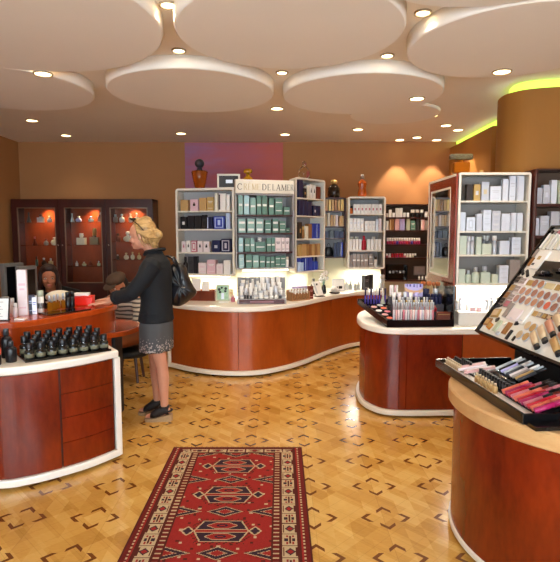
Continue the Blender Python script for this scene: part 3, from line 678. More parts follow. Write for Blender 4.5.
for i, px in enumerate((484.2, 488.3)):
    s_ = yC*FPX and (yC*.996/FPX)
    bottle(.015, .158, 'silver', 'white', 'tube', (xat(px, yC+.16), yC+.165, zat(254.7, yC)+.001), 0, f'tall silver bottle behind the pale sage cartons, {ORD[i]} from left, right case', group='tall silver bottles behind cartons')
# far right dark shelves
z = zs(4.36, 168.5, 290, 203.8, 235.6, 263)
unit('shelf_unit', 'dark wooden shelves at the right edge with silver cartons', ((2.122,4.36),(2.62,4.36),(2.62,4.585),(2.122,4.60)), z[0], z[1], z[2:], (529.2,590), (DARKW, DARKW, DARKB), th=.012, short='right-edge dark shelves', board_th=.024, rows=[
 (203.6, [('c',530.5,536.5,188,'silver'),('c',537.2,544.5,185,'silver','spot','bluew'),('c',545.3,551.6,180,'bluew'),('c',553,560.5,180,'sage'),('c',562,570,184,'silver')]),
 (235.4, [('c',530.5,534.3,218,'bluew'),('c',535,545,216,'silver','lines','bluew'),('c',546.3,556,211.5,'silver'),('c',557,566,213,'bluew')]),
 (262.8, [('c',530.5,538.3,248,'silver'),('c',540,549.5,240,'silver','spot','bluew')])])
# mirror panel on the side of the case
zt, zb = zat(173.5, yC), zat(291, yC)
t = thing('mirror_panel', 'tall mahogany framed mirror on the side of the silver case', 'mirror', (1.490, yC+.001, zb))
H_ = zt-zb; D_ = .80; t.scale = (.4, 1, 1)
fr = MB()
fr.box(-.03,.012,0,D_,0,.10).box(-.03,.012,0,D_,H_-.10,H_).box(-.03,.012,0,.13,.10,H_-.10).box(-.03,.012,D_-.08,D_,.10,H_-.10)
fr.obj('frame', wood('mahogany_bright', '#6e1f0c', '#96340f', scale=3, rough=.25, coat=.3), t)
MB().box(-.034,-.02,.128,D_-.078,.098,.116).box(-.034,-.02,.128,D_-.078,H_-.116,H_-.098).box(-.034,-.02,.128,.146,.116,H_-.116).box(-.034,-.02,D_-.096,D_-.078,.116,H_-.116).obj('inner_trim', UNITW, t)
MB().box(-.022,-.012,.14,D_-.09,.11,H_-.11).obj('mirror', MIRROR, t)
MB().box(-.036,-.03,D_-.03,D_,0,H_).box(-.036,-.03,0,D_,H_-.02,H_).obj('edge_trim', UNITW, t)
# ------------------------------------------------------------------ glass-door cabinets on the back wall
CABW = wood('cabinet_mahogany', '#2c0907', '#45110b', scale=3, rough=.3)
CABI = wood('cabinet_lining', '#6f260a', '#8c3610', scale=3, rough=.4)
BRASS = mat('brass_edge', '#8f7f6c', rough=.3, metal=.8)
yK = 7.6
CX = [(12,60.3,18,56.3),(60.3,106.3,65,102.3),(106.3,153,110.3,148)]
ztK = zat(199, yK); zg1 = zat(207.5, yK); zg0 = zat(283, yK); zbK = .0
names = ['left', 'middle', 'right']
KS = [zat(p, yK+.1) for p in (223, 246.5, 265.5)]
KS2 = [[zat(p, yK+.1) for p in q] for q in ((222.5,245.3,266),(222,244.7,266),(222.5,241.5,259.5))]
def kx(px): return xat(px, yK)
for i, (a, b, g0, g1) in enumerate(CX):
    x0, x1 = kx(a)+.001, kx(b)-.001; w_ = x1-x0; xm = (x0+x1)/2
    t = thing('display_cabinet', f'{names[i]} dark mahogany cabinet with lit glass door on the back wall', 'cabinet', (xm, yK, 0), 0, 'glass door cabinets')
    h2 = w_/2
    MB().box(-h2,h2,.02,.36,0,zg0-.06).box(-h2,-h2+.03,.02,.36,zg0-.06,ztK).box(h2-.03,h2,.02,.36,zg0-.06,ztK).box(-h2,h2,.02,.36,ztK-.04,ztK).obj('carcass', CABW, t)
    MB().box(-h2+.03,h2-.03,.33,.35,zg0-.06,ztK-.04).obj('back_panel', CABI, t)
    for z_ in KS2[i]:
        MB().box(-h2+.032,h2-.032,.05,.325,z_-.008,z_).obj('shelf', PANE, t)
    l, r_ = kx(g0)-xm, kx(g1)-xm
    d = MB().box(-h2+.004,l,-.005,.018,.08,ztK-.005).box(r_,h2-.004,-.005,.018,.08,ztK-.005).box(l,r_,-.005,.018,zg1,ztK-.005).box(l,r_,-.005,.018,.08,zg0).obj('door', CABW, t)
    MB().box(l,l+.012,-.008,.019,zg0,zg1).box(r_-.012,r_,-.008,.019,zg0,zg1).box(l,r_,-.008,.019,zg1-.012,zg1).box(l,r_,-.008,.019,zg0,zg0+.012).obj('glazing_bead', BRASS, d)
    MB().box(l+.012,r_-.012,.004,.008,zg0+.012,zg1-.012).obj('pane', PANE, d)
    kn = (58.3, 62.6, 108.7)[i]
    MB().ell((kx(kn)-xm, -.018, zat(245.3, yK)), (.013,.014,.013)).obj('knob', CHROME, d, True)
    cx_ = kx((40.5, 88, 130)[i])-xm
    MB().lathe([(.03,ztK-.052),(.035,ztK-.041)], 16, (cx_, .2, 0)).obj('cabinet_light', LENS, t)
    lamp('SPOT', 'cabinet_bulb', (cx_, .22, ztK-.06), 36, (1,.70,.34), t, spot_size=math.radians(112), spot_blend=.9, shadow_soft_size=.02)
def kitem(i, sh, px, fn): return Vector((kx(px), yK+.14, KS2[i][sh]+.0005))
def kl(s): return s
K = 'bottles in the lit cabinets'
# left cabinet
def kb(i, sh, px, r, h, col, cap, shape, lab, glassy=False, capf=.28): bottle(r, h, col, cap, shape, kitem(i, sh, px, 0), 0, lab, group=None, glassy=glassy, capf=capf, name='perfume_bottle')
kb(0,0,25,.03,.15,'dgrey','dgrey','tri','dark tapered bottle at left on the top shelf of the left cabinet')
kb(0,0,37,.045,.12,'silver','black','square','squat silver perfume bottle with dark cap under the left cabinet light')
kb(0,0,46,.04,.10,'pinkw','white','flask','white ornate perfume bottle on the top shelf of the left cabinet')
kb(0,1,30,.035,.13,'redbrown','rose','tri','dark red tapered bottle on the middle shelf of the left cabinet')
kb(0,1,41.5,.042,.10,'taupe','redbrown','flask','grey brown round bottle beside the white flask in the left cabinet')
kb(0,1,50.5,.062,.12,'ivory','white','flask','wide white round flask on the middle shelf of the left cabinet',capf=.22)
kb(0,2,31,.02,.14,'dgreen','dgrey','round','slim dark green bottle on the lower shelf of the left cabinet')
kb(0,2,38.5,.04,.12,'black','silver','flask','black bottle with bright silver top in the left cabinet')
kb(0,2,45.5,.027,.11,'gilt','silver','square','pale yellow square bottle on the lower shelf of the left cabinet')
kb(1,0,69,.03,.13,'silver','silver','tri','slim silver statuette bottle at left on the middle cabinet top shelf')
kb(1,0,75.5,.05,.09,'lilac','pinkw','flask','lilac glass bottle with pale stopper on the middle cabinet top shelf')
kb(1,0,88,.045,.085,'pinkw','lilac','flask','small pinkish round bottle under the middle cabinet light')
kb(1,0,98.5,.045,.14,'bluew','silver','square','tall icy square bottle at right on the middle cabinet top shelf',True)
kb(1,1,77.7,.06,.17,'ivory','white','square','white house shaped bottle with dark centre in the middle cabinet',capf=.3)
kb(1,1,91,.06,.24,'sage','gold','square','yellow green square bottle with ornate stopper in the middle cabinet',True,.45)
kb(1,1,100.5,.03,.10,'dbrown','dbrown','round','small dark bottle at right on the middle shelf of the middle cabinet')
for j,(px,r,h,c,c2,s) in enumerate(((72,.02,.07,'white','silver','round'),(79.5,.035,.06,'sage','silver','flask'),(86,.03,.065,'redbrown','redbrown','flask'),(94.5,.028,.07,'sage','silver','flask'),(100.5,.026,.1,'gilt','gold','square'))):
    kb(1,2,px,r,h,c,c2,s,f'{word(c)} miniature bottle, {ORD[j]} from left, lower shelf of the middle cabinet')
kb(2,0,113,.03,.12,'taupe','silver','round','dull grey bottle at left on the right cabinet top shelf')
kb(2,0,119.5,.045,.13,'white','silver','flask','white swan shaped bottle on the right cabinet top shelf')
kb(2,0,128,.035,.14,'ivory','white','flask','first of two tall white fluted bottles in the right cabinet')
kb(2,0,134.5,.04,.14,'ivory','white','flask','second tall white fluted bottle, nearest the woman, in the right cabinet')
kb(2,1,115,.035,.12,'redbrown','dbrown','round','dim round bottle at left on the middle shelf of the right cabinet')
kb(2,1,125,.07,.15,'ivory','white','flask','wide white flask with slim stopper beside the woman','x'=='y',.4)
kb(2,2,114,.025,.07,'dgrey','silver','round','small dim bottle on the lower shelf of the right cabinet')
kb(2,2,122.8,.042,.1,'ivory','gilt','flask','cream shell shaped bottle on the lower shelf of the right cabinet')
kb(2,2,129.3,.034,.11,'ivory','gilt','flask','narrow cream shell bottle beside the woman on the right cabinet shelf')
kb(2,2,136,.034,.1,'gilt','gold','flask','yellowish bottle half hidden by the woman in the right cabinet')
# ------------------------------------------------------------------ painting, framed picture and giant bottles on top of the units
def painting_mat():
    m, nt, b = nodes_mat('purple_red_canvas')
    tc = nt.nodes.new('ShaderNodeTexCoord'); sx = nt.nodes.new('ShaderNodeSeparateXYZ'); nt.links.new(tc.outputs['Object'], sx.inputs[0])
    n = nt.nodes.new('ShaderNodeTexNoise'); n.inputs['Scale'].default_value = 2.4; n.inputs['Detail'].default_value = 5
    mp = nt.nodes.new('ShaderNodeMapping'); mp.inputs['Scale'].default_value = (1, 1, 3.5); nt.links.new(tc.outputs['Object'], mp.inputs['Vector']); nt.links.new(mp.outputs[0], n.inputs['Vector'])
    f = M_(nt, 'ADD', M_(nt, 'MULTIPLY_ADD', sx.outputs[0], .5, .5), M_(nt, 'MULTIPLY_ADD', n.outputs['Fac'], .9, -.45))
    cr = nt.nodes.new('ShaderNodeValToRGB'); e = cr.color_ramp.elements
    e[0].position = .1; e[0].color = (*lin('#a06c90'), 1); e[1].position = .85; e[1].color = (*lin('#c0605a'), 1)
    k = e.new(.45); k.color = (*lin('#b2606e'), 1)
    nt.links.new(f, cr.inputs[0]); nt.links.new(cr.outputs[0], b.inputs['Base Color']); b.inputs['Roughness'].default_value = .7
    return m
x0, x1 = xat(186, 7.95), xat(283, 7.95); z0, z1 = zat(193, 7.95), zat(142.5, 7.95)
t = thing('painting', 'wide abstract purple to red canvas on the back wall', 'painting', ((x0+x1)/2, 7.96, z0))
MB().box(-(x1-x0)/2, (x1-x0)/2, 0, .035, 0, z1-z0).obj('canvas', painting_mat(), t, bevel=.003)
zU1, zU5 = zat(188, 6.17), zat(196.5, yU5)
# amber decanter with dark ball stopper
p = Vector((xat(200.5, 6.32), 6.32, zU1+.001)); s6 = 6.3/FPX
t = thing('giant_perfume_bottle', 'amber glass giant bottle with dark round stopper on the leftmost unit', 'bottle', p)
MB().lathe([(.045,0),(.06,.01),(.085,.12),(.10,.20),(.085,.215),(.03,.20),(.02,.17)], 20).obj('glass_body', glass('orange'), t, True)
MB().lathe([(.028,.10),(.036,.15),(.034,.24),(.02,.25)], 14).ell((0,0,.30),(.058,.058,.055)).obj('stopper', mat('stopper_dark', '#34323a', rough=.35), t, True)
# framed certificate behind, yellow flask
p = on_y(230, 186, 7.0)
t = thing('picture_frame', 'small white-framed dark picture on the shelf top before the canvas', 'picture', (-.62, 6.33, zat(188, 6.35)))
t.location = (-.60, 6.325, zU1+.001)
MB().box(-.155,.12,0,.02,0,.022).box(-.155,.12,0,.02,.158,.18).box(-.155,-.133,0,.02,.022,.158).box(.098,.12,0,.02,.022,.158).obj('frame', UNITW, t)
MB().box(-.133,.098,.005,.018,.022,.158).obj('picture', mat('dark_print', '#241d1a', var=.3, scale=20), t)
MB().box(-.05,.03,.002,.005,.07,.11).obj('emblem', P('silver'), t)
p = Vector((xat(248, 6.36), 6.36, zh1))
t = thing('giant_perfume_bottle', 'yellow flask with round stopper behind the lettered header', 'bottle', (p.x, 6.40, zU2 if False else zat(194, 6.19)+.001))
yellow = mat('yellow_glass', '#c58a1e', rough=.15, trans=.3, var=0)
MB().lathe([(.06,0),(.088,.02),(.095,.14),(.06,.20),(.022,.235),(.02,.25)], 20).obj('glass_body', yellow, t, True)
MB().ell((0,0,.285),(.055,.03,.035)).obj('stopper', yellow, t, True)
# clear spray bottle on the angled unit
p = Vector((.30, 6.60, zat(180.2, 6.5)+.021))
t = thing('giant_perfume_bottle', 'clear glass giant bottle on top of the narrow angled unit', 'bottle', p)
MB().lathe([(.055,0),(.07,.01),(.075,.09),(.05,.14),(.02,.155)], 16).obj('glass_body', GLASS, t, True)
MB().ell((0,0,.185),(.03,.03,.035)).obj('stopper', GLASS, t, True)
# ornate bottle on the narrow dark shelves
p = Vector((.74, 7.22, zat(197.5, 7.12)+.001))
t = thing('giant_perfume_bottle', 'brown glass bottle with gilt spray top above the narrow dark shelves', 'bottle', p)
MB().lathe([(.07,0),(.085,.015),(.085,.13),(.05,.17),(.03,.185)], 16).obj('glass_body', glass('dbrown'), t, True)
MB().lathe([(.03,.185),(.045,.20),(.045,.23),(.015,.245)], 14).obj('stopper', P('gold'), t, True)
# orange bust bottle on the middle unit
p = Vector((xat(361.5, 7.1), 7.1, zU5+.001))
t = thing('giant_perfume_bottle', 'orange torso shaped bottle with metal cap on the middle white unit', 'bottle', p)
MB().ellrings([(0,0,0,.045,.035),(.02,0,0,.062,.045),(.07,0,0,.058,.042),(.12,0,0,.045,.033),(.17,0,0,.062,.045),(.205,0,0,.055,.04),(.225,0,0,.022,.02),(.24,0,0,.02,.02)]).obj('glass_body', mat('orange_glass', '#b5521a', rough=.2, trans=.25, var=0), t, True)
MB().lathe([(.024,.24),(.026,.285),(.02,.30)], 14).obj('cap', P('taupe'), t, True)
# giant amber bottle with tray top on the silver case
p = Vector((xat(457.5, 4.62), 4.56, zat(172.3, yC)+.001))
t = thing('giant_perfume_bottle', 'large amber bottle with wide glass stopper on the silver case corner', 'bottle', p)
t.location.x = 1.56
MB().box(-.07,.07,-.035,.035,0,.10).lathe([(.03,.10),(.02,.12)], 12).obj('glass_body', mat('amber_glass', '#c9721a', rough=.08, trans=.55, var=0), t, bevel=.012)
MB().box(-.10,.10,-.03,.03,.12,.17).obj('stopper', mat('smoky_glass', '#8a8468', rough=.06, trans=.6, var=0), t, bevel=.015)
MB().lathe([(.012,.01),(.018,.06),(.008,.075)], 12).obj('gilt_ornament', P('gold'), t, True) if False else None
p = (1.74, 4.56, zat(172.3, yC)+.001)
jar(.016, .03, 'bronze', 'gold', p, 'tiny bronze pot on top of the silver case')
# ------------------------------------------------------------------ things on the long counter
ZC = .7605
def onc(px, y): return Vector((xat(px, y), y, ZC))
t = thing('wooden_box', 'reddish brown open wooden box with white cards beside the black bag', 'box', (xat(201.5, 6.03), 6.03, ZC), -.15)
w_, d_, h_ = .36, .20, .115
MB().box(-w_/2,w_/2,-d_/2,-d_/2+.012,0,h_).box(-w_/2,w_/2,d_/2-.012,d_/2,0,h_).box(-w_/2,-w_/2+.012,-d_/2+.012,d_/2-.012,0,h_).box(w_/2-.012,w_/2,-d_/2+.012,d_/2-.012,0,h_).box(-w_/2+.012,w_/2-.012,-d_/2+.012,d_/2-.012,0,.012).obj('body', wood('box_wood', '#5c2210', '#7d3416', scale=6), t)
o = MB().box(-w_/2+.013,w_/2-.013,-d_/2+.013,d_/2-.013,.085,.09).obj('insert', P('beige'), t)
for i, (x, wd, hh) in enumerate(((-.16,.06,.11),(-.09,.10,.16),(.02,.08,.12))):
    o = MB().box(-wd/2,wd/2,-.0015,.0015,0,hh).obj('card', P('white'))
    o.location = (xat(203,6.02)+x, 6.02+.0, ZC+.0905); o.rotation_euler = (math.radians(-14),0,-.15+.1*i); tag(o, f'white card standing in the wooden box, {ORD[i]} from left', 'card')
# green picture frame
t = thing('photo_frame', 'pale green photo frame with black floral print standing under the left shelf', 'frame', (xat(222, 5.90), 5.90, ZC+.004))
t.rotation_euler = (math.radians(-12), 0, .05)
MB().box(-.075,.075,0,.012,0,.185).obj('frame', P('sage'), t, bevel=.003)
MB().box(-.062,.062,-.0015,.001,.013,.172).obj('print', mat('green_print', '#9fc3a3', var=.5, scale=40), t)
b = MB()
for x, z_, r_ in ((-.04,.13,.016),(-.03,.10,.014),(.035,.14,.016),(.03,.11,.014),(-.01,.15,.012)): b.ell((x,-.002,z_),(r_,.002,r_),10,6)
b.obj('print_flowers', P('black'), t); MB().box(-.016,.016,-.003,-.001,.02,.09).obj('print_figure', P('bluew'), t)
t.rotation_euler = (math.radians(-8), 0, .05)
o = link('paper_stack', box_mesh(.10,.07,.012,P('white'),lidless=True)); o.location = onc(223, 5.79); tag(o, 'small white paper stack in front of the green photo frame', 'papers')
bottle(.018,.07,'white','pinkw','round',onc(229,5.93),0,'small white bottle right of the green photo frame')
bottle(.022,.075,'rose','pink','round',onc(232.5,5.86),0,'pink bottle between the photo frame and tester stand')
carton(.05,.04,.12,'gilt','lines','amber',onc(230.5,6.05),.1,'yellow carton behind the small pink bottle on the long counter')
# stepped tester stand
ts_rot = .05
tp = Vector((xat(261.5, 5.82), 5.80, ZC))
t = thing('tester_stand', 'stepped clear tester stand with dark red front ledge full of white tubes', 'display stand', tp, ts_rot)
ACW = mat('frosted_acrylic', '#cfcac6', rough=.3, var=.02)
STEPS = [(-.13,-.06,.055),(-.06,.01,.085),(.01,.08,.115),(.08,.155,.145)]
b = MB()
for y0, y1, h in STEPS: b.box(-.27,.27,y0+.0005,y1-.0005,0,h)
b.obj('steps', mat('step_acrylic', '#a8a3a0', rough=.25), t)
MB().box(-.25,.25,-.15,-.131,.004,.048).obj('front_ledge', mat('plum_ledge', '#4a1d20', rough=.25, coat=.3), t, bevel=.003)
MB().box(-.13,.13,-.1525,-.150,.016,.034).obj('ledge_label', mat('plum_label', '#8a5b62', rough=.5), t)
MB().box(-.275,.275,.156,.168,0,.27).obj('back_board', mat('grey_acrylic', '#7f7b78', rough=.3), t)
R_ = Matrix.Rotation(ts_rot, 4, 'Z')
k = 0
cfg = [(-.095,.055,[('j',-.22,.05,.045),('d',-.185,.012,.075),('d',-.155,.012,.07),('d',-.12,.012,.055),('j',-.06,.022,.045),('j',-.005,.022,.05),('j',.05,.022,.045),('j',.105,.020,.04),('b',.16,.016,.05),('d',.205,.014,.06)]),
       (-.025,.085,[('t',-.225,.02,.12),('t',-.175,.02,.10),('t',-.125,.018,.11),('j',-.07,.024,.055),('j',-.01,.024,.06),('j',.05,.026,.06),('t',.105,.02,.11),('t',.16,.022,.13),('b',.215,.018,.10)]),
       (.045,.115,[('t',-.215,.024,.12),('b',-.165,.018,.14),('t',-.115,.02,.12),('b',-.065,.017,.10),('b',-.02,.018,.12),('t',.03,.022,.12),('t',.08,.02,.11),('t',.135,.022,.13),('t',.2,.024,.13)]),
       (.115,.145,[('t',-.21,.022,.12),('b',-.16,.018,.15),('b',-.1,.018,.13),('b',-.045,.016,.15),('t',.01,.028,.16),('t',.07,.028,.16),('t',.13,.024,.15),('t',.19,.022,.17)])]
WN = ['front step','second step','third step','top step']
for si, (y, h, its) in enumerate(cfg):
    for i, (kd, x, r, hh) in enumerate(its):
        hh *= .82
        loc = tp + R_ @ Vector((x, y, h+.0005)); lab = f'{ORD[i]} from left, {WN[si]} of the clear tester stand'
        if kd == 'j': jar(.02 if r > .03 else r, hh, 'white', 'white' if i % 2 else 'silver', loc, 'white tester jar, '+lab, 'testers on the clear stand')
        elif kd == 't': squeeze(r*1.0, hh, ['white','white','silver'][(i+si) % 3], ['white','silver'][i % 2], loc, ts_rot, f"{['white','white','silver'][(i+si)%3]} squeeze tube, "+lab, 'testers on the clear stand')
        elif kd == 'd': bottle(r, hh, 'dgrey', 'silver', 'round', loc, 0, 'dark tester bottle, '+lab, group='testers on the clear stand')
        else: bottle(r, hh, 'white', 'silver' if i % 2 else 'white', 'tube', loc, 0, 'white tester bottle, '+lab, group='testers on the clear stand')
# lipstick organiser
lp = Vector((.212, 6.01, ZC)); lr = .62
t = thing('lipstick_rack', 'wooden rack of white-capped lipsticks beside the tester stand', 'rack', lp, lr)
TANW = wood('rack_wood', '#9a6a44', '#b98a60', scale=8)
b = MB().box(-.13,.13,-.06,.06,0,.012).box(-.13,.13,.05,.06,.012,.12).box(-.13,-.12,-.06,.05,.012,.10).box(.12,.13,-.06,.05,.012,.10)
for i in range(1, 6): b.box(-.13+i*.0433-.002,-.13+i*.0433+.002,-.05,.05,.012,.085)
b.obj('rack', TANW, t)
R2 = Matrix.Rotation(lr, 4, 'Z')
for i in range(6):
    for j in range(2):
        bottle(.012,.105+.015*j,'bronze' if j == 0 else 'blush','white','tube',lp+R2@Vector((-.1083+i*.0433,-.028+.045*j,.0125)),0,f"white-capped lipstick, {ORD[i]} from left, {['front','rear'][j]} row of the wooden rack",group='lipsticks in the wooden rack',capf=.42,name='lipstick')
carton(.20,.05,.135,'lilac','lines','white',(.235,6.25,ZC),.6,'wide pale lilac carton behind the wooden lipstick rack')
carton(.06,.04,.15,'redbrown','lines','blush',(.36,6.12,ZC),.62,'reddish carton at the right end of the lipstick rack')
carton(.03,.03,.10,'gilt',None,'white',(.37,6.28,ZC),.6,'slim yellow carton behind the leaning white price stand')
# leaning white display card
t = thing('card_stand', 'white card display leaning back on the long counter beside the lipstick rack', 'card stand', (.475, 6.36, ZC), .55)
M = Matrix.Rotation(math.radians(-32), 4, 'X')
MB().box(-.055,.055,-.008,.008,.002,.20, Matrix.Translation((0,-.03,.006)) @ M).obj('panel', P('white'), t, bevel=.003)
MB().box(-.045,-.02,-.0095,-.008,.03,.17, Matrix.Translation((0,-.03,.006)) @ M).obj('printed_strip', P('silver'), t)
MB().box(-.06,.06,-.06,.06,0,.006).obj('base', BLACKM, t)
MB().box(-.01,.01,-.005,.005,.0,.15, Matrix.Translation((0,.055,.004)) @ Matrix.Rotation(math.radians(5), 4, 'X')).obj('strut', BLACKM, t)
bottle(.035,.20,'black','dgrey','round',(.425,6.56,ZC),0,'dark round bottle standing behind the leaning white card display')
# white porcelain flowers on a stem vase
t = thing('flower_vase', 'white orchid blossoms in a dark vase under the angled unit', 'flowers', (.56, 6.62, ZC))
MB().lathe([(.03,0),(.035,.02),(.028,.09),(.02,.11),(.022,.115)], 14).obj('vase', BLACKP, t, True)
st = MB(); fl = MB()
for a, r, h in ((.2,.03,.20),(1.6,.05,.24),(2.9,.04,.17),(4.2,.05,.22),(5.4,.035,.27)):
    c = Vector((r*math.cos(a), r*math.sin(a), h)); st.tube([(0,0,.10), (c.x*.5,c.y*.5,.10+(h-.10)*.6), c], .003, 6)
    for kk in range(5):
        an = kk*2*PI/5; fl.ell(c+Vector((.02*math.cos(an), -.004, .02*math.sin(an))), (.016,.006,.012), 8, 6)
st.obj('stem', P('dgreen'), t); fl.obj('blossom', mat('petal_white', '#f1ece8', rough=.6), t, True)
t = thing('tissue_flower', 'small white crumpled flower ornament with dark dish beside the vase', 'ornament', (.70, 6.64, ZC))
MB().lathe([(.05,0),(.075,.015),(.07,.018),(.04,.006)], 18).obj('dish', BLACKP, t, True)
b = MB()
for a in range(6): b.ell((.03*math.cos(a), .03*math.sin(a), .05+.012*(a % 3)), (.025,.018,.022), 8, 6)
b.obj('petal', MATS['petal_white'], t, True)
# framed card and glass items under the middle unit
t = thing('photo_frame', 'white framed card with two dark squares under the middle unit light', 'frame', (.78, 6.86, ZC+.003), .25); t.rotation_euler = (math.radians(-8), 0, .25)
MB().box(-.085,.085,0,.012,0,.165).obj('frame', P('silver'), t, bevel=.003)
MB().box(-.073,.073,-.0015,.001,.012,.153).obj('print', P('white'), t)
MB().box(-.055,-.012,-.003,-.001,.03,.065).box(.0,.05,-.003,-.001,.035,.07).obj('printed_square', P('black'), t)
for i, (px, r, h) in enumerate(((347.5,.028,.13),(352,.024,.11),(356,.022,.10),(360,.024,.12))):
    bottle(r,h,'bluew','silver','square' if i % 2 else 'round',(xat(px,7.02),7.04+.05*(i % 2),ZC),0,f'clear glass bottle, {ORD[i]} from left under the middle unit light',group='clear bottles under the middle unit',glassy=True)
carton(.075,.07,.20,'dgrey','lines','grey',(xat(366.4,7.06),7.08,ZC),.5,'dark grey box at the right end of the long counter')
carton(.075,.05,.205,'black','side','silver',(xat(371.5,7.12),7.18,ZC),.2,'black box beside the dark grey one at the counter end')
bottle(.03,.21,'bluew','silver','tube',(1.395,7.06,ZC),0,'tall clear cylinder bottle beside the black box',glassy=True)
# ------------------------------------------------------------------ black make-up tray on the island
it = thing('makeup_display', 'black acrylic makeup display full of glosses on the island counter', 'display stand', (.90, 4.27, ZC))
def fl(y): return .026+max(0, y+.02)*.215
tray = [Vector(p) for p in ((-.015,-.02),(.545,-.005),(.565,.50),(-.18,.53))]
MB().hexa([(p.x,p.y,fl(p.y)-.024) for p in tray],[(p.x,p.y,fl(p.y)-.003) for p in tray]).obj('base', BLACKP, it)
def wallseg(a, c, h0, h1, th=.012):
    a, c = Vector(a), Vector(c); d = (c-a).normalized(); n_ = Vector((-d.y, d.x))*th
    return MB().hexa([(a.x,a.y,fl(a.y)-.0028),(c.x,c.y,fl(c.y)-.0028),(c.x+n_.x,c.y+n_.y,fl(c.y)-.0028),(a.x+n_.x,a.y+n_.y,fl(a.y)-.0028)], [(a.x,a.y,h0),(c.x,c.y,h1),(c.x+n_.x,c.y+n_.y,h1),(a.x+n_.x,a.y+n_.y,h0)])
wallseg((-.015,-.02),(.545,-.005),.062,.062).obj('front_rim', BLACKP, it)
wallseg((-.18,.53),(-.015,-.02),fl(.53)+.025,.062).obj('side_rim', BLACKP, it)
wallseg((.545,-.005),(.565,.50),.345,.345).obj('side_wall', BLACKP, it)
wallseg((.565,.50),(-.18,.53),fl(.5)+.03,fl(.53)+.025).obj('back_wall', BLACKP, it)
MB().box(.0,.5,.22,.46,0,fl(.22)-.025).obj('riser', BLACKM, it)
ST2 = [(.14,.225,.105),(.225,.31,.160),(.31,.40,.215)]
b = MB()
for y0, y1, h in ST2: b.hexa([(.07,y0+.001,fl(y0)-.002),(.53,y0+.001,fl(y0)-.002),(.53,y1,fl(y1)-.002),(.07,y1,fl(y1)-.002)],[(.07,y0+.001,h),(.53,y0+.001,h),(.53,y1,h),(.07,y1,h)])
b.obj('steps', mat('smoky_steps', '#4e4a50', rough=.2), it)
def isp(x, y, z): return Vector((.90+x, 4.27+y, ZC+(z if z > .03 else fl(y)-.002)+.0006))
G1 = ['silver','blush','pinkw','silver','rose','pinkw']
for i in range(17):                        # front row of lip glosses
    x = .055+i*.0205
    bottle(.0085,.165,G1[i % 6],'silver','tube',isp(x,.045,.0),0,f"{word(G1[i%6])} lip gloss, {ORD[i]} from left, front row of the black display",group='lip glosses in the front row',capf=.38,name='lip_gloss')
for i in range(16):
    x = .065+i*.0215; c = ['rose','pinkw','coral','silver','blush','lilac'][i % 6]
    bottle(.009,.165,c,['white','silver','gold'][i % 3],'tube',isp(x,.10,.0),0,f"{word(c)} lip gloss, {ORD[i]} from left, second row of the black display",group='lip glosses in the second row',capf=.33,name='lip_gloss')
for i in range(14):
    x = .085+i*.0235; c = ['silver','rose','black','pinkw','silver'][i % 5]
    bottle(.010,.125,c,['silver','black','white'][i % 3],'tube',isp(x,.18,.105),0,f"{word(c)} makeup tube, {ORD[i]} from left, first step of the black display",group='tubes on the steps',capf=.4,name='makeup_tube')
for i in range(8):                         # violet bottles at back left
    x, y = -.115+i*.026+.0, .475-.0*i
    bottle(.0098,.145,'purple','white' if i in (1,3,4,6) else 'navy','tube',isp(x,y,.0),0,f'violet bottle, {ORD[i]} from left in the back row of the black display',group='violet bottles at the back',capf=.45)
for i in range(6):
    squeeze(.010,.10,['pinkw','white','blush','white','pinkw','lilac'][i],['white','silver'][i % 2],isp(.085+i*.021-(.0 if i<4 else -.18),.34+.02*(i % 2),.215),0,f"{['pinkish','white','blush','white','pinkish','lilac'][i]} tube, {ORD[i]} from left on the top step of the island display",'tubes on the top step')
# printed header with a face-less skin-tone wave
t = thing('display_card', 'upright lilac display card with pale skin-tone wave above the glosses', 'card', isp(.285,.325,.215))
MB().box(-.075,.085,0,.006,0,.115).obj('card', P('lilac'), t)
wv = [(-.075,.05),(-.03,.035),(.02,.025),(.06,.03),(.085,.045),(.085,.075),(.04,.055),(0,.055),(-.04,.065),(-.075,.085)]
MB().rings([[(x,-.0012,z_) for x,z_ in wv],[(x,.0005,z_) for x,z_ in wv]]).obj('printed_wave', mat('skin_print', '#dcae88'), t)
MB().box(-.06,-.05,-.001,.0005,.09,.112).box(-.035,-.022,-.001,.0005,.09,.112).box(0,.012,-.001,.0005,.085,.112).box(.03,.036,-.001,.0005,.08,.112).box(.055,.07,-.001,.0005,.085,.112).obj('printed_stripe', P('purple'), t)
# slanted clear brochure pockets, small pots, brushes
for i, (x, y, c) in enumerate(((.025,.07,'coral'),(-.0,.15,'blush'),(.035,.22,'rose'),(-.035,.24,'pinkw'),(.02,.30,'coral'),(-.06,.33,'blush'),(.0,.375,'silver'))):
    o = link('blush_compact', cached(('compact', c), lambda: MB().lathe([(.03,0),(.033,.004),(.033,.014),(.03,.016)], 18).mesh('base', P('black')))); o.location = isp(x, y, .0)+Vector((0,0,.007)); o.rotation_euler = (math.atan(.215),0,0); tag(o, f"black compact with {word(c)} powder, {ORD[i]} nearest the front left of the island display", 'compact')
    link('powder', cached(('powder', c), lambda: MB().lathe([(.026,.0162),(.026,.018)], 18).mesh('powder', P(c)))).parent = o
t = thing('brush_pot', 'pot of orange tipped makeup brushes in the island display', 'brush pot', isp(.405,.355,.215))
MB().lathe([(.028,0),(.032,.07),(.029,.07),(.026,.006)], 16).obj('pot', P('navy'), t, True)
for i in range(6):
    a = i*1.05; d = Vector((.012*math.cos(a), .012*math.sin(a), 0)); e_ = Vector((.04*math.cos(a), .02*math.sin(a), .12))
    br = MB().tube([d+Vector((0,0,.01)), e_*.85], .003, 6).obj('handle', P('gold'), t)
    MB().ell(e_*.95, (.013,.013,.02), 8, 6).obj('bristles', mat('bristle_orange', '#b5673a', rough=.8), t, True)
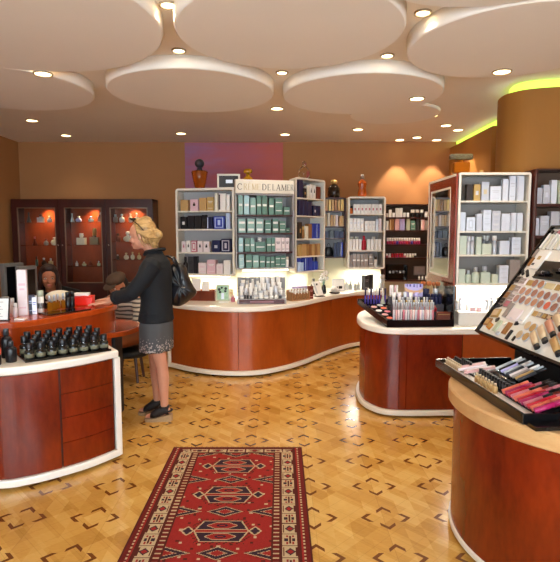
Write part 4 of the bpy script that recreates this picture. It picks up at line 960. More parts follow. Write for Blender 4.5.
t = thing('brush_pot', 'second pot of reddish brown brushes beside the black side wall', 'brush pot', isp(.495,.355,.215))
MB().lathe([(.026,0),(.03,.07),(.027,.07),(.024,.006)], 16).obj('pot', P('silver'), t, True)
for i in range(5):
    a = i*1.25; d = Vector((.010*math.cos(a), .010*math.sin(a), 0)); e_ = Vector((.03*math.cos(a), .02*math.sin(a), .115))
    MB().tube([d+Vector((0,0,.01)), e_*.85], .003, 6).obj('handle', P('black'), t)
    MB().ell(e_*.95, (.012,.012,.018), 8, 6).obj('bristles', MATS['bristle_orange'], t, True)
for i in range(4):
    bottle(.014,.09,'navy','navy','tube',isp(.405+i*.034,.267,.160),0,f'navy bottle, {ORD[i]} from left on the second step of the black display',group='navy bottles on the second step',capf=.3)
t = thing('compact_case', 'reddish brown case standing at the right front of the island display', 'case', isp(.475,.05,.0)+Vector((0,0,.004)))
MB().box(-.06,.055,-.012,.03,0,.075).obj('body', mat('case_brown', '#6b2c14', rough=.35), t, bevel=.006)
MB().box(-.05,.045,-.0135,-.011,.055,.058).obj('seam', P('gold'), t)
bottle(.02,.05,'red','coral','round',isp(.435,.18,.105),0,'squat red bottle below the navy ones in the island display')
bottle(.024,.10,'sage','white','tri',isp(.075,.425,.0)+Vector((-.04,0,.018)),0,'clear pale tapered bottle at the left of the island display')
for i in range(5):
    squeeze(.017,.10,['white','pinkw','silver','white','lilac'][i],['silver','white'][i % 2],isp(.10+i*.05,.267,.160),0,f"{['white','pinkish','silver','white','lilac'][i]} tube, {ORD[i]} from left, second step of the island display",'tubes on the second step')
# things on the lit white ledge
for i, (px, r, h, c, cp_, sh) in enumerate(((459.5,.016,.09,'silver','white','tube'),(463,.013,.12,'bluew','silver','tube'),(470,.018,.08,'white','silver','round'),(489,.02,.10,'bluew','silver','tube'),(494,.017,.12,'silver','silver','tube'),(500,.016,.12,'bluew','white','tube'),(507,.018,.07,'white','white','round'),(513,.018,.09,'bluew','silver','tube'))):
    bottle(r,h,c,cp_,sh,(xat(px,4.46),4.47,.8757),0,f'{word(c)} bottle, {ORD[i]} from left on the lit white ledge',group='bottles on the lit ledge')
for i, px in enumerate((475,481.3)):
    carton(.042,.04,.036,'pink','lines','white',(xat(px,4.40),4.40,.8757),0,['small pink box, the left one of two on the lit ledge','small pink box, the right one of two on the lit ledge'][i])
# ------------------------------------------------------------------ big tilted make-up stand on the round counter
DA = Vector((.927, 2.992, .762)); DX = Vector((.0865,-.9963,0)).normalized(); DY = Vector((.9963,.0865,0)).normalized()
DROT = math.atan2(DX.y, DX.x)
ms = thing('makeup_stand', 'large black makeup stand with tilted tester board on the round counter', 'display stand', DA, DROT)
# tray
b = MB().box(0,1.0,.0,.62,.0,.016)
b.obj('tray_base', BLACKP, ms)
b = MB().box(0,.915,-.012,0,-.0,.045).box(-.012,0,-.012,.45,-.0,.045).box(.915,.927,-.012,.30,0,.045)
b.obj('tray_rim', BLACKP, ms, bevel=.003)
MB().box(.004,.912,.004,.07,.0165,.024).obj('tray_strip', P('white'), ms)
MB().box(.10,.92,.075,.25,.0165,.03).obj('tray_steps', mat('tray_charcoal', '#2a2829', rough=.25), ms)
MB().box(.12,.92,.40,.60,.0165,.30).obj('support', BLACKM, ms)
# tilted board: u along DX, v up the slope
vy, vz = .42, .58; LV = math.hypot(vy, vz); vy, vz = vy/LV, vz/LV
BO = Vector((-.065, .26, .95-DA.z))
BM = Matrix(((1,0,0,BO.x),(0,vy,-vz,BO.y),(0,vz,vy,BO.z),(0,0,0,1)))      # local u,v,n -> stand space; n points back/up
# viewer side is -n... n computed so that +n faces the shopper
def bx(mb, u0, u1, v0, v1, n0, n1): return mb.box(u0,u1,v0,v1,n0,n1,BM)
BH = .775
bx(MB(), 0,1.02,0,BH,-.03,-.004).obj('board_back', BLACKP, ms)
b = MB(); bx(b,0,1.02,0,.014,-.004,.018); bx(b,0,.012,.014,BH,-.004,.018); bx(b,0,1.02,BH-.012,BH,-.004,.018); b.obj('board_rim', BLACKP, ms)
BOARDW = mat('board_cream', '#ece7de', rough=.35, var=.03)
bx(MB(), .0125,1.02,.0145,BH-.0125,-.0035,.0).obj('board_face', BOARDW, ms)
bx(MB(), .16,1.02,.425,.535,.0005,.008).obj('black_recess', BLACKP, ms)
bx(MB(), .16,1.02,.418,.424,.0005,.012).obj('recess_ledge', BLACKM, ms)
bx(MB(), .02,1.0,.615,.745,.0005,.003).obj('pencil_bed', BLACKP, ms)
bx(MB(), .066,.156,.475,.60,.0005,.012).obj('price_card', P('white'), ms)
o = MB(); bx(o,.085,.115,.535,.56,.0122,.013); o.obj('card_print', P('gold'), ms)
o = MB(); bx(o,.07,.095,.495,.51,.0122,.013); o.obj('card_print', P('dgrey'), ms)
MSM = Matrix.Translation(DA) @ Matrix.Rotation(DROT, 4, 'Z')
def board_pt(u, v, n=.0006): return MSM @ (BM @ Vector((u, v, n)))
BROT = (MSM @ BM).to_3x3()
def onboard(o, u, v, n=.0006, spin=0):
    o.matrix_world = Matrix.Translation(board_pt(u, v, n)) @ BROT.to_4x4() @ Matrix.Rotation(spin, 4, 'Z')
    return o
# oval blush pans, tilted testers in rows
SH = ['#b2887a','#a27466','#bd8d74','#b98466','#a5735f','#b57b5c','#986655']
PAN = [mat(f'powder_shade_{"abcdefg"[i]}', c, rough=.7, scale=60) for i, c in enumerate(SH)]
def oval():
    return MB().rings([[Vector((a*math.cos(2*PI*i/24), b_*math.sin(2*PI*i/24), z_)) for i in range(24)] for a, b_, z_ in ((.024,.026,0),(.0245,.0265,.006),(.022,.024,.007))]).mesh('pan', P('silver'), False)
def powder(m):
    return MB().rings([[Vector((a*math.cos(2*PI*i/24), b_*math.sin(2*PI*i/24), z_)) for i in range(24)] for a, b_, z_ in ((.0218,.0238,.0071),(.0215,.0235,.0085))]).mesh('powder', m, False)
RWS = [('lowest',.270,8,.156),('middle',.325,8,.160),('top',.384,7,.222)]
for ri, (rn, v, n_, u0) in enumerate(RWS):
    for i in range(n_):
        u = u0 + i*.0585
        if ri == 2 and i in (2, 3, 4): continue
        o = link('blush_tester', cached('oval', oval)); m = PAN[(i+2*ri) % 7] if not (ri == 0 and i == 5) else P('coral')
        link('powder', cached(('opw', m.name), lambda: powder(m)), o)
        onboard(o, u, v); tag(o, f'round blush tester, {ORD[i]} from left in the {rn} blusher row on the tilted board', 'blush tester', 'round blush testers on the board')
for i, (u, v, w_, h_, c) in enumerate(((.165,.384,.05,.035,'gold'),(.35,.384,.075,.035,'gilt'),(.425,.384,.04,.035,'gold'))):
    o = link('gold_strip', box_mesh(w_,h_,.004,P(c))); onboard(o, u, v); tag(o, f'gold powder strip, {ORD[i]} from left in the top blusher row', 'strip')
# eyeshadow palettes down the left edge
PALC = [('dbrown',.04,.39),('taupe',.105,.385),('gold',.045,.33),('taupe',.105,.33),('bronze',.045,.278),('taupe',.105,.27),('dbrown',.04,.235),('rose',.105,.225)]
for i, (c, u, v) in enumerate(PALC):
    o = link('eyeshadow_palette', box_mesh(.052,.046,.008,P('taupe' if c != 'taupe' else 'pinkw'))); onboard(o, u, v)
    b = MB()
    for a in range(2):
        for d in range(2): b.box(-.022+a*.0225,-.002+a*.0225,-.019+d*.0195,-.002+d*.0195,.0082,.0098)
    link('pan', b.mesh('pan', P(c)), o); tag(o, f"{word(c)} eyeshadow palette, {ORD[i//2]} row from the top, {['left','right'][i%2]} column of the board edge", 'palette')
def flat(name, u, v, w_, h_, c, lab, cat, spin=0, th=.008, n=.0006, extra=None):
    o = link(name, box_mesh(w_, h_, th, P(c))); onboard(o, u, v, n, spin)
    if extra:
        pn, x0, x1, y0, y1, ec = extra
        MB().box(x0,x1,y0,y1,th+.0008,th+.0025).obj(pn, P(ec), o)
    return tag(o, lab, cat)
flat('gold_palette',.06,.15,.07,.055,'gold','gold bottle-shaped palette at the lower left of the tilted board','palette',.2,extra=('powder',-.025,.025,-.018,.018,'beige'))
flat('gold_palette',.045,.085,.055,.05,'bronze','bronze palette at the bottom left corner of the tilted board','palette',.1,extra=('powder',-.02,.02,-.016,.016,'tan'))
flat('gold_palette',.09,.065,.045,.04,'amber','amber toned palette near the lower edge of the tilted board','palette',-.2,extra=('powder',-.016,.016,-.012,.012,'gold'))
flat('brush',.035,.20,.06,.018,'black','short black brush above the gold palette on the tilted board','brush',.4,extra=('bristles',.018,.032,-.007,.007,'taupe'))
flat('compact',.24,.175,.10,.075,'pinkw','large white square compact in the lower middle of the board','compact',extra=('clasp',-.01,.01,-.03,-.026,'silver'))
flat('powder_card',.155,.19,.035,.095,'taupe','upright taupe swatch left of the white square compact','swatch')
flat('powder_card',.26,.085,.04,.075,'bronze','copper brown swatch below the white square compact','swatch',0)
flat('powder_card',.16,.08,.035,.075,'sage','olive swatch near the lower edge of the tilted board','swatch')
flat('powder_card',.21,.04,.03,.022,'silver','small silver clip at the lower edge between the swatches','clip')
flat('powder_card',.315,.055,.02,.06,'black','slim black pencil beside the copper brown swatch','pencil')
flat('compact',.335,.19,.045,.11,'white','tall white compact right of the large square one on the board','compact',extra=('clasp',-.012,.012,-.04,-.036,'silver'))
for i, (u, v, c) in enumerate(((.40,.076,'beige'),(.412,.137,'beige'),(.46,.076,'tan'),(.462,.134,'tan'))):
    o = link('powder_tester', cached('oval', oval)); link('powder', cached(('opw', c), lambda: powder(P(c))), o); onboard(o, u, v)
    tag(o, f"{word(c)} round powder tester, {['lower','upper'][i%2]} one of the {['left','right'][i//2]} pair on the board", 'powder tester')
for i, (u, v, c) in enumerate(((.545,.075,'beige'),(.568,.117,'beige'),(.591,.159,'skin'),(.614,.201,'beige'),(.71,.08,'tan'),(.733,.122,'skin'))):
    o = link('foundation_tube', cached(('fnd', c), lambda: MB().rings([[Vector((.02*a*math.cos(2*PI*k/14), y_, .012+.011*a*b_*math.sin(2*PI*k/14))) for k in range(14)] for y_, a, b_ in ((-.045,.8,1),(-.02,1,.9),(.05,1,.5),(.065,1,.2))]).mesh('body', P(c), True)))
    link('cap', cached('fcap', lambda: MB().rings([[Vector((.0165*math.cos(2*PI*k/14), y_, .012+.0095*math.sin(2*PI*k/14))) for k in range(14)] for y_ in (-.07,-.0455)]).mesh('cap', P('black'), False)), o)
    onboard(o, u, v, .0006, 1.05); tag(o, f'{word(c)} foundation tube, {ORD[i]} from left at the lower right of the board', 'tube', None)
for i, c in enumerate(('tan','taupe','bronze','dbrown','blush','tan')):
    flat('shade_swatch', .395+i*.043, .212, .034, .030, c, f'small {word(c)} shade swatch, {ORD[i]} from left just below the lowest blusher row', 'swatch', 0, .005, extra=('powder',-.012,.012,-.010,.010,'beige' if i % 2 else 'gold'))
for i in range(5):
    flat('test_strip', .375+.0*i, .045+i*.0, .012, .03, 'black', 'small black clip below the round powder testers on the board', 'clip') if i == 0 else None
for i, (u, v) in enumerate(((.205,.105),(.31,.13),(.12,.115))):
    flat('sponge', u, v, .028, .022, ['ivory','black','dbrown'][i], ['small ivory sponge beside the olive swatch','small black sponge below the white compacts','small brown sponge right of the gold palettes'][i], 'sponge', .3*i, .008)
# pencils and glossy stripes along the top of the board
for i in range(9):
    o = link('lip_pencil', cached(('pencil', i % 3), lambda: MB().box(-.008,.008,-.06,.045,0,.01).mesh('barrel', P(['white','ivory','white'][i % 3])))); link('tip', cached(('ptip', i % 3), lambda: MB().box(-.007,.007,.0455,.07,.001,.009).mesh('tip', P(['dbrown','taupe','rose'][i % 3]))), o)
    onboard(o, .035+i*.034, .675-.004*(i % 2), .0036); tag(o, f'pale lip pencil, {ORD[i]} from left in the top row of the tilted board', 'pencil', 'pencils along the board top')
for i, (u, v, c, a) in enumerate(((.026,.447,'black',.9),(.082,.440,'black',.9),(.035,.52,'bronze',0),(.02,.58,'taupe',.0))):
    flat('makeup_brush', u, v, .018, .06, c, ['black makeup brush lying at the left of the black recess','second black brush lying close to the black recess','bronze liner left of the white price card','taupe liner at the upper left edge of the board'][i], 'brush', a, .009)
for i in range(5):
    o = link('mascara', cached('masc', lambda: MB().tube([(-.05,0,.011),(.05,0,.011)], .010, 10).mesh('barrel', P('black'), True))); link('band', cached('mband', lambda: MB().tube([(.0,0,.011),(.006,0,.011)], .0104, 10).mesh('band', P('silver'), True)), o)
    onboard(o, .24+i*.13, .45+.03*(i % 2), .0085, .1); tag(o, f'black mascara, {ORD[i]} from left in the black recess of the board', 'mascara', 'mascaras in the recess')
# things in the tray
def trp(x, y, z=.0005): return MSM @ Vector((x, y, z))
def tilt_bottle(name, x, y, z, r, L, body, cap, lab, group, lean=.45, yaw=0, capf=.35):
    o = bottle(rnd(r), L, body, cap, 'tube', (0,0,0), 0, lab, group=group, name=name, capf=capf)
    o.matrix_world = Matrix.Translation(trp(x, y, z)) @ Matrix.Rotation(DROT+yaw, 4, 'Z') @ Matrix.Rotation(-PI/2+lean, 4, 'X')
    return o
for i in range(8):
    bottle(.011,.04,'beige','beige','round',trp(.035+i*.024,.045,.0245),0,f'beige sample bottle, {ORD[i]} from the far end along the tray front',group='beige samples at the far end',name='sample_bottle')
for i in range(9):
    bottle(.010,.05,'black','black','tube',trp(.02+i*.024,.098 if i < 4 else .098,.0305 if i >= 4 else .0165),0,f'black capped liner pot, {ORD[i]} from the far end of the tray',group='black liner pots',name='liner_pot')
for i in range(7):
    bottle(.0135,.05,'tan','beige','round',trp(.40+i*.031,.045,.0245),0,f'tan foundation sample, {ORD[i]} of seven before the black bottles',group='tan samples along the tray front',name='sample_bottle')
for i in range(12):
    bottle(.011,.045,'dgrey' if i % 3 == 0 else 'black','black','tube',trp(.33+i*.027,.10,.0305),0,f'small black bottle, {ORD[i]} from the far end behind the tan samples',group='small black bottles in the tray',name='sample_bottle')
for i, (x, y, w_, l_, c) in enumerate(((.215,.075,.07,.15,'pinkw'),(.285,.085,.035,.16,'blush'))):
    o = link('powder_palette', box_mesh(w_, l_, .012, P(c))); MB().box(-w_*.35,w_*.35,-l_*.4,l_*.4,.0128,.0142).obj('mirror_lid', P('pink' if i == 0 else 'pinkw'), o)
    o.matrix_world = Matrix.Translation(trp(x, y+.03, .05)) @ Matrix.Rotation(DROT-.35, 4, 'Z') @ Matrix.Rotation(.25, 4, 'X')
    tag(o, ['wide pale pink palette propped in the tray near its far end','narrow pink palette propped beside the wide one in the tray'][i], 'palette')
o = link('black_pouch', MB().rings([[Vector((a*.11*math.cos(2*PI*k/24), a*.055*math.sin(2*PI*k/24)*(1+.2*math.sin(k)), z_)) for k in range(24)] for a, z_ in ((.9,0),(1,.012),(.9,.028),(.5,.038))]).mesh('body', BLACKP, True)); o.matrix_world = Matrix.Translation(trp(.40,.19,.0305)) @ Matrix.Rotation(DROT, 4, 'Z'); tag(o, 'flat black glossy pouch lying in the tray under the board', 'pouch')
for i in range(9):
    c = ['silver','black','lilac','silver','dgrey','pinkw','taupe','tan','dgrey'][i]
    tilt_bottle('eye_pencil', .36+i*.026, .165+.004*(i % 2), .078, .008, .14, c, ['white','silver','black'][i % 3], f'{word(c)} eye pencil, {ORD[i]} from the far end under the tilted board', 'eye pencils under the board', .5, -.3)
for i in range(11):
    c = ['coral','magenta','red','rose','coral','red','magenta','rose','red','coral','magenta'][i]
    tilt_bottle('lip_gloss', .635+i*.026, .055+.002*(i % 2), .045, .0125, .125, c, 'black' if i % 4 == 3 else c, f'{word(c)} lip gloss, {ORD[i]} of eleven from the far end at the tray front', 'red and pink glosses', .42, -.25)
for i in range(9):
    c = ['rose','black','redbrown'][i % 3]
    tilt_bottle('lip_gloss', .66+i*.027, .15, .06, .0125, .12, c, ['black', c][i % 2], f'{word(c)} gloss, {ORD[i]} from the far end in the rear gloss row', 'rear gloss row', .42, -.25)
# ------------------------------------------------------------------ bottles on the near-left counter
lt = Vector((.79,.615)).normalized(); ln = Vector((-lt.y, lt.x)); T0 = Vector((-1.552, 3.105))
LROT = math.atan2(lt.y, lt.x)
t = thing('bottle_tray', 'thin black tray under rows of black-capped bottles on left counter', 'tray', (T0.x, T0.y, .7556), LROT)
MB().box(0,.53,.0,.27,0,.010).obj('tray', BLACKP, t, bevel=.003)
MB().box(0,.53,-.004,-.0003,0,.014).obj('front_lip', BLACKP, t)
SMOKE = mat('smoked_glass', '#3c3a36', rough=.05, trans=.6, var=0)
def fragrance(r, h, loc, lab, group):
    r, h = rnd(r), rnd(h)
    o = link('perfume_bottle', cached(('frag', r, h), lambda: MB().lathe([(r*.92,0),(r,h*.03),(r,h*.50),(r*.8,h*.57),(r*.5,h*.6)], 18).mesh('body', SMOKE, True)))
    link('neck_ring', cached(('fneck', r, h), lambda: MB().lathe([(r*.52,h*.6),(r*.52,h*.64)], 16).mesh('neck_ring', CHROME, True)), o)
    link('cap', cached(('fcap', r, h), lambda: MB().lathe([(r*.72,h*.64),(r*.74,h*.66),(r*.74,h*.98),(r*.68,h)], 18).mesh('cap', P('black'), True)), o)
    link('printed_label', cached(('flab', r, h), lambda: MB().lathe([(r*1.005,h*.12),(r*1.005,h*.36)], 18).mesh('printed_label', mat('smoky_label', '#6d6a55', rough=.5), True)), o)
    o.location = loc; return tag(o, lab, 'bottle', group)
RW = ['front','second','third','rear']
for r_ in range(4):
    for i in range(8 if r_ != 1 and r_ != 3 else 7):
        q = T0 + lt*(.034+i*.066+(.033 if r_ in (1,3) else 0)) + ln*(.036+r_*.0665)
        fragrance(.029,.100+.012*r_,(q.x, q.y, .7664),f'black-capped glass bottle, {ORD[i]} from left, {RW[r_]} row on the black tray','black-capped bottles on the tray')
for i, (x, y) in enumerate(((-1.875,3.19),(-1.805,3.215),(-1.735,3.245),(-1.945,3.17),(-1.65,3.135))):
    hh = (.18,.19,.185,.17,.13)[i]
    o = bottle(.032,hh,'black','dgrey','round',(x, y, .7556),0,['tall black bottle in the middle of the row behind the red-lidded jar','tallest black bottle behind the left end of the black tray','black bottle nearest the tray corner at its left end','black bottle farthest left behind the red-lidded jar','shorter black bottle just left of the front row on the tray'][i],group=None,capf=.22)
for i, (x, y) in enumerate(((-1.70,3.05),(-1.775,3.06),(-1.85,3.06))):
    jar(.032,.105,'black','redbrown' if i else 'coral',(x, y, .7556),['black jar with bright red lid at the left edge of the near counter','second black jar, further left, with dull red lid','third black jar, farthest left, with dull red lid'][i])
# ------------------------------------------------------------------ things on the cash desk
ZD = .9505
def ond(px, y): return Vector((xat(px, y), y, ZD))
t = thing('sign_holder', 'white paper sign in black stand at the left edge of the cash desk', 'sign', (-1.92, 3.47, ZD), .1)
M = Matrix.Rotation(math.radians(-12), 4, 'X')
MB().box(-.085,.085,0,.008,.0,.16,M).obj('frame', BLACKM, t)
MB().box(-.078,.078,-.0015,-.0002,.008,.152,M).obj('paper', P('white'), t)
b = MB()
for k in range(7): b.box(-.06,.045-.012*(k % 3),-.0022,-.0012,.03+k*.016,.033+k*.016,M)
b.obj('printed_line', P('grey'), t)
MB().box(-.07,.07,.0,.07,0,.004).obj('foot', BLACKM, t)
o = link('paper_slips', box_mesh(.07,.05,.01,P('white'),lidless=True)); o.location = (-1.775,3.52,ZD); tag(o, 'small white paper slips at the front edge of the cash desk', 'papers')
t = thing('product_tray', 'thin black tray of amber bottles on the cash desk', 'tray', (-1.60, 3.89, ZD), .95)
MB().box(-.20,.15,-.07,.07,0,.01).obj('tray', BLACKP, t, bevel=.003)
for i, (px, y, r, h, c, cp_, sh) in enumerate(((1.5,3.75,.03,.13,'white','white','tube'),(7.5,3.72,.022,.125,'pinkw','white','tube'),(11.5,3.63,.016,.10,'pinkw','white','tube'))):
    bottle(r,h,c,cp_,sh,ond(px,y),0,['white bottle at the far left end of the cash desk','pale pink bottle second from the left end of the desk','slim pinkish bottle left of the tall pink box'][i])
carton(.062,.05,.33,'pinkw','lines','pink',ond(20,3.72),.3,'tall pale pink box standing on the left part of the cash desk')
carton(.055,.05,.135,'navy','lines','ltblue',ond(27.5,3.80),.4,'dark blue box beside the tall pink box on the desk')
carton(.03,.03,.125,'bluew','lines','blue',ond(31.3,3.78),.4,'icy white slim box between blue box and white tube')
bottle(.026,.165,'white','sage','tube',ond(37.5,3.86),0,'white tube with green cap and black base on the cash desk',label_part='black')
bottle(.016,.12,'black','white','tube',ond(33.8,3.92),0,'small black and white bottle left of the green-capped tube')
for i, (px, y) in enumerate(((46.5,3.86),(51.5,3.90),(55.0,3.96),(60.5,4.0))):
    bottle(.018,.115,'amber','silver','square',ond(px,y)+Vector((0,0,.0105)),.6,f'amber perfume bottle with silver cap, {ORD[i]} from left on the desk tray',group='amber bottles on the desk tray',glassy=True,capf=.4)
for i, (px, y) in enumerate(((65.5,3.985),(69.5,4.03))):
    bottle(.019,.13,'black','black','tube',ond(px,y)+Vector((0,0,.0105 if i == 0 else .0105)),0,['left of two slim black bottles beside the red box','right of two slim black bottles, next to the red box'][i],capf=.3)
t = thing('red_box', 'bright red box with glossy front on the cash desk', 'box', ond(81.5,4.235), .06)
MB().box(-.078,.078,-.042,.042,0,.070).obj('body', mat('bright_red', '#e8220c', rough=.3), t, bevel=.004)
MB().box(-.08,.08,-.044,.044,.0705,.080).obj('lid', mat('bright_red', '#e8220c'), t, bevel=.003)
o = link('card_stack', box_mesh(.115,.07,.022,P('white'),lidless=True)); o.location = ond(80,4.235)+Vector((0,0,.0805)); o.rotation_euler = (0,0,.12); tag(o, 'stack of white cards lying on top of the red box', 'cards')
t = thing('round_bowl', 'white round dish standing on edge behind the amber bottles', 'dish', ond(57,4.20), 0)
MB().lathe([(.06,0),(.075,.004),(.105,.03),(.108,.038),(.1,.036),(.07,.012),(.0,.008)], 28).obj('dish', mat('porcelain', '#e9e4d8', rough=.2, coat=.3), t, True)
MB().ell((0,0,.075),(.11,.095,.052)).obj('cushion', mat('cream_cloth', '#e2dac8', rough=.8), t, True)
t['label'] = 'round white cushion in a dish behind the amber bottles'
# back office furniture behind the desk: two monitors, chair
GREYP = mat('monitor_grey', '#5f5a55', rough=.5)
# rear desk carries the monitors
t = thing('office_desk', 'dark office desk behind the cash desk carrying two monitors', 'desk', (-2.6, 4.43, 0))
MB().box(-.6,.52,-.20,.20,.70,.74).obj('desktop', DARKW, t, bevel=.004)
for x in (-.58,.48): MB().box(x,x+.03,-.18,.18,0,.699).obj('leg', DARKW, t)
for i, (px, w_, top, rz) in enumerate(((10.5,.20,263,1.15),(24.5,.18,266,1.1))):
    yM = 4.43
    x = xat(px, yM); zt = zat(top, yM)
    t = thing('monitor', ['grey framed monitor at the left behind the tall pink box','second grey monitor nearer the seated woman'][i], 'monitor', (x, yM, .7405), rz)
    H0 = zt-.74
    MB().box(-w_/2,w_/2,-.025,.025,.10,H0).obj('casing', GREYP, t, bevel=.008)
    MB().box(-w_/2+.025,w_/2-.025,-.027,-.0252,.13,H0-.03).obj('screen', BLACKP, t)
    MB().box(-.03,.03,0,.03,.01,.16).obj('neck', GREYP, t); MB().box(-.05,.05,-.05,.05,0,.012).obj('foot', GREYP, t)
# ------------------------------------------------------------------ rug
def rug():
    W, L = .920, 2.75
    nx, ny = 184, 550
    RED, DRED, CRM, NAV, BRN = [lin(c) for c in ('#8a2621','#641f1a','#b09775','#33212a','#4f211a')]
    RND = random.Random(2)
    def col(x, y):                       # x from left edge, y from the far end
        d = min(x, W-x); e = y
        def hexm(cx, cy, hw, hh, cutw):  # stepped hexagon distance
            ax, ay = abs(x-cx), abs(y-cy)
            return max(ay/hh, (ax+ay*cutw)/hw)
        if d < .010 or e < .008: return BRN
        if d < .062:
            if .028 < d < .040: return CRM if int((y)*70) % 2 else DRED
            return DRED if d < .028 else RED if d < .05 else BRN
        if e < .035: return DRED if e < .022 else BRN
        if (d < .150) or e < .085:
            if d < .068 or (d > .144 and e > .085) : return BRN
            # motifs along the cream band
            if d < .150 and e > .06:
                q, k = (y % .098)/.098, int(y/.098); c = (d-.106)/.036
            else:
                q, k = (x % .13)/.13, int(x/.13); c = (e-.060)/.022
            qq = abs(q-.5)*2
            a = abs(c)
            if k % 2 == 0:
                if qq*1.1+a*.9 < .42: return RED
                if qq*1.1+a*.9 < .66: return NAV
                if .75 < a < .95 and qq < .7: return BRN
            else:
                if a < .15 and qq < .7: return BRN
                if .3 < a < .75 and qq < .25: return NAV
                if .3 < a < .55 and .4 < qq < .75: return RED
            if qq > .93: return BRN
            return CRM
        if d < .198 or e < .105:
            if d < .160 or d > .190: return BRN
            return (CRM if int(y*85) % 3 == 0 else DRED) if d < .19 else RED
        # field
        cx = W/2
        k = round((e-.30)/.375); cy = .30+k*.375
        h = hexm(cx, cy, .145, .095, .45)
        if h < 1.0:
            ay = abs(y-cy)
            if h > .945: return CRM
            if ay < .010: return RED
            if ay < .016: return CRM
            i1 = max(abs(ay-.05)/.030, (abs(x-cx)+abs(ay-.05)*1.6)/.085)
            if i1 < .42: return NAV if i1 > .2 else RED
            if i1 < 1: return RED if i1 < .9 else CRM
            return NAV
        # side hooks of the medallions
        hx = abs(abs(x-cx)-.175); hy = abs(y-cy)
        if hx*1.2+hy < .045: return NAV if hx*1.2+hy < .032 else CRM
        if h < 1.2 and (int(x*90)+int(y*90)) % 3 == 0: return BRN
        # diamonds between
        k2 = round((e-.30-.1875)/.375); cy2 = .30+.1875+k2*.375
        for c_, hw in ((cx, .10), (.198, .13), (W-.198, .13)):
            if c_ != cx and abs(x-c_) > .13: continue
            m = abs(x-c_)/hw + abs(y-cy2)/.052
            if m < 1:
                if m > .90: return CRM
                if m > .5: return NAV
                if m > .42: return CRM
                return RED
            if m < 1.12 and int((x+y)*110) % 2: return BRN
        if (int(x*62)*7+int(y*62)*13) % 29 == 0: return BRN
        if (int(x*62)*5+int(y*62)*11) % 41 == 0: return CRM
        return RED
    vs = []; fs = []; cs = []
    for j in range(ny+1):
        for i in range(nx+1):
            vs.append((i*W/nx, -j*L/ny, .009))
    for j in range(ny):
        for i in range(nx):
            a = j*(nx+1)+i; fs.append((a, a+nx+1, a+nx+2, a+1)); cs.append(col((i+.5)*W/nx, (j+.5)*L/ny))
    me = bpy.data.meshes.new('pile'); me.from_pydata(vs, [], fs)
    at = me.color_attributes.new('weave', 'FLOAT_COLOR', 'CORNER')
    buf = []
    for c in cs:
        f = 1+RND.uniform(-.10, .10)
        buf += [c[0]*f, c[1]*f, c[2]*f, 1]*4
    at.data.foreach_set('color', buf)
    m, nt, b = nodes_mat('woven_rug')
    an = nt.nodes.new('ShaderNodeVertexColor'); an.layer_name = 'weave'
    nt.links.new(an.outputs[0], b.inputs['Base Color']); b.inputs['Roughness'].default_value = .95; b.inputs['Specular IOR Level'].default_value = .1
    me.materials.append(m)
    t = thing('runner_rug', 'red patterned runner rug with cream borders on the parquet floor', 'rug', (-.764, 3.607, .0005))
    o = link('pile', me, t)
    MB().box(0,W,-L,0,0,.0085).obj('backing', mat('rug_backing', '#5a1d17', rough=.95), t)
    f = MB()
    for i in range(92): f.box(i*.01+.002, i*.01+.006, .0, .022+.006*math.sin(i*1.7), .001, .004)
    fr = f.obj('fringe', mat('rug_fringe', '#5d3a34', rough=.95), t)
    return t
rug()
# ------------------------------------------------------------------ people
SKIN = mat('skin', '#ad6a4c', rough=.5, var=.05, scale=25)
SKIN2 = mat('skin_seated_person', '#b97858', rough=.5, var=.05, scale=25)  # skin tone of the two seated people
def hand(b, wrist, direction, side, palm_n, sc=1.0, curl=.25):
    """a palm with four unequal bent fingers and a thumb leaving its side"""
    d = Vector(direction).normalized(); n = Vector(palm_n).normalized(); s = d.cross(n).normalized()*side
    w_ = Vector(wrist)
    b.rings([[w_ + d*t*sc + s*(rw*math.cos(2*PI*k/12))*sc + n*(rt*math.sin(2*PI*k/12))*sc for k in range(12)] for t, rw, rt in ((-.01,.022,.018),(.02,.032,.016),(.06,.040,.015),(.088,.038,.012),(.095,.03,.008))])
    for i, (o, L) in enumerate(((-.028,.066),(-.0095,.076),(.0095,.072),(.028,.056))):
        p0 = w_ + d*.080*sc + s*o*sc; p1 = p0 + (d*L*.45 + s*o*.25)*sc; p2 = p1 + (d*L*.33 - n*L*curl*.5)*sc; p3 = p2 + (d*L*.18 - n*L*curl*.7)*sc
        b.tube([p0, p1, p2, p3], [.0092*sc,.0088*sc,.008*sc,.0066*sc], 8, True)
    p0 = w_ + d*.022*sc - s*.026*sc; p1 = p0 + (d*.030 - s*.022)*sc; p2 = p1 + (d*.030 - s*.008 - n*.006)*sc
    b.tube([p0, p1, p2], [.012*sc,.0105*sc,.008*sc], 8, True)
def head(b, c, yaw_m, sc=1.0):
    """skull, jaw, nose, lips, ears facing +x of the matrix"""
    M = Matrix.Translation(Vector(c)) @ yaw_m.to_4x4()
    def e(p, r, mt=None): 
        R = (yaw_m @ mt).to_4x4() if mt else yaw_m.to_4x4()
        b.ell(M @ (Vector(p)*sc), [q*sc for q in r], 16, 10, R)
    e((0,0,.02), (.094,.074,.092)); e((.02,0,-.03), (.072,.064,.078)); e((.05,0,-.065), (.040,.040,.042))
    e((.072,0,-.085), (.020,.022,.017)); e((.088,0,-.012), (.010,.010,.026), Matrix.Rotation(-.35,3,'Y')); e((.100,0,-.030), (.012,.013,.010))
    e((.086,0,-.060), (.011,.022,.007)); e((.083,0,-.070), (.010,.019,.006)); e((.075,.0,.022), (.016,.05,.012))
    for s in (-1,1):
        e((-.005,s*.074,-.012), (.017,.008,.030)); e((.066,s*.038,-.03), (.022,.020,.022))
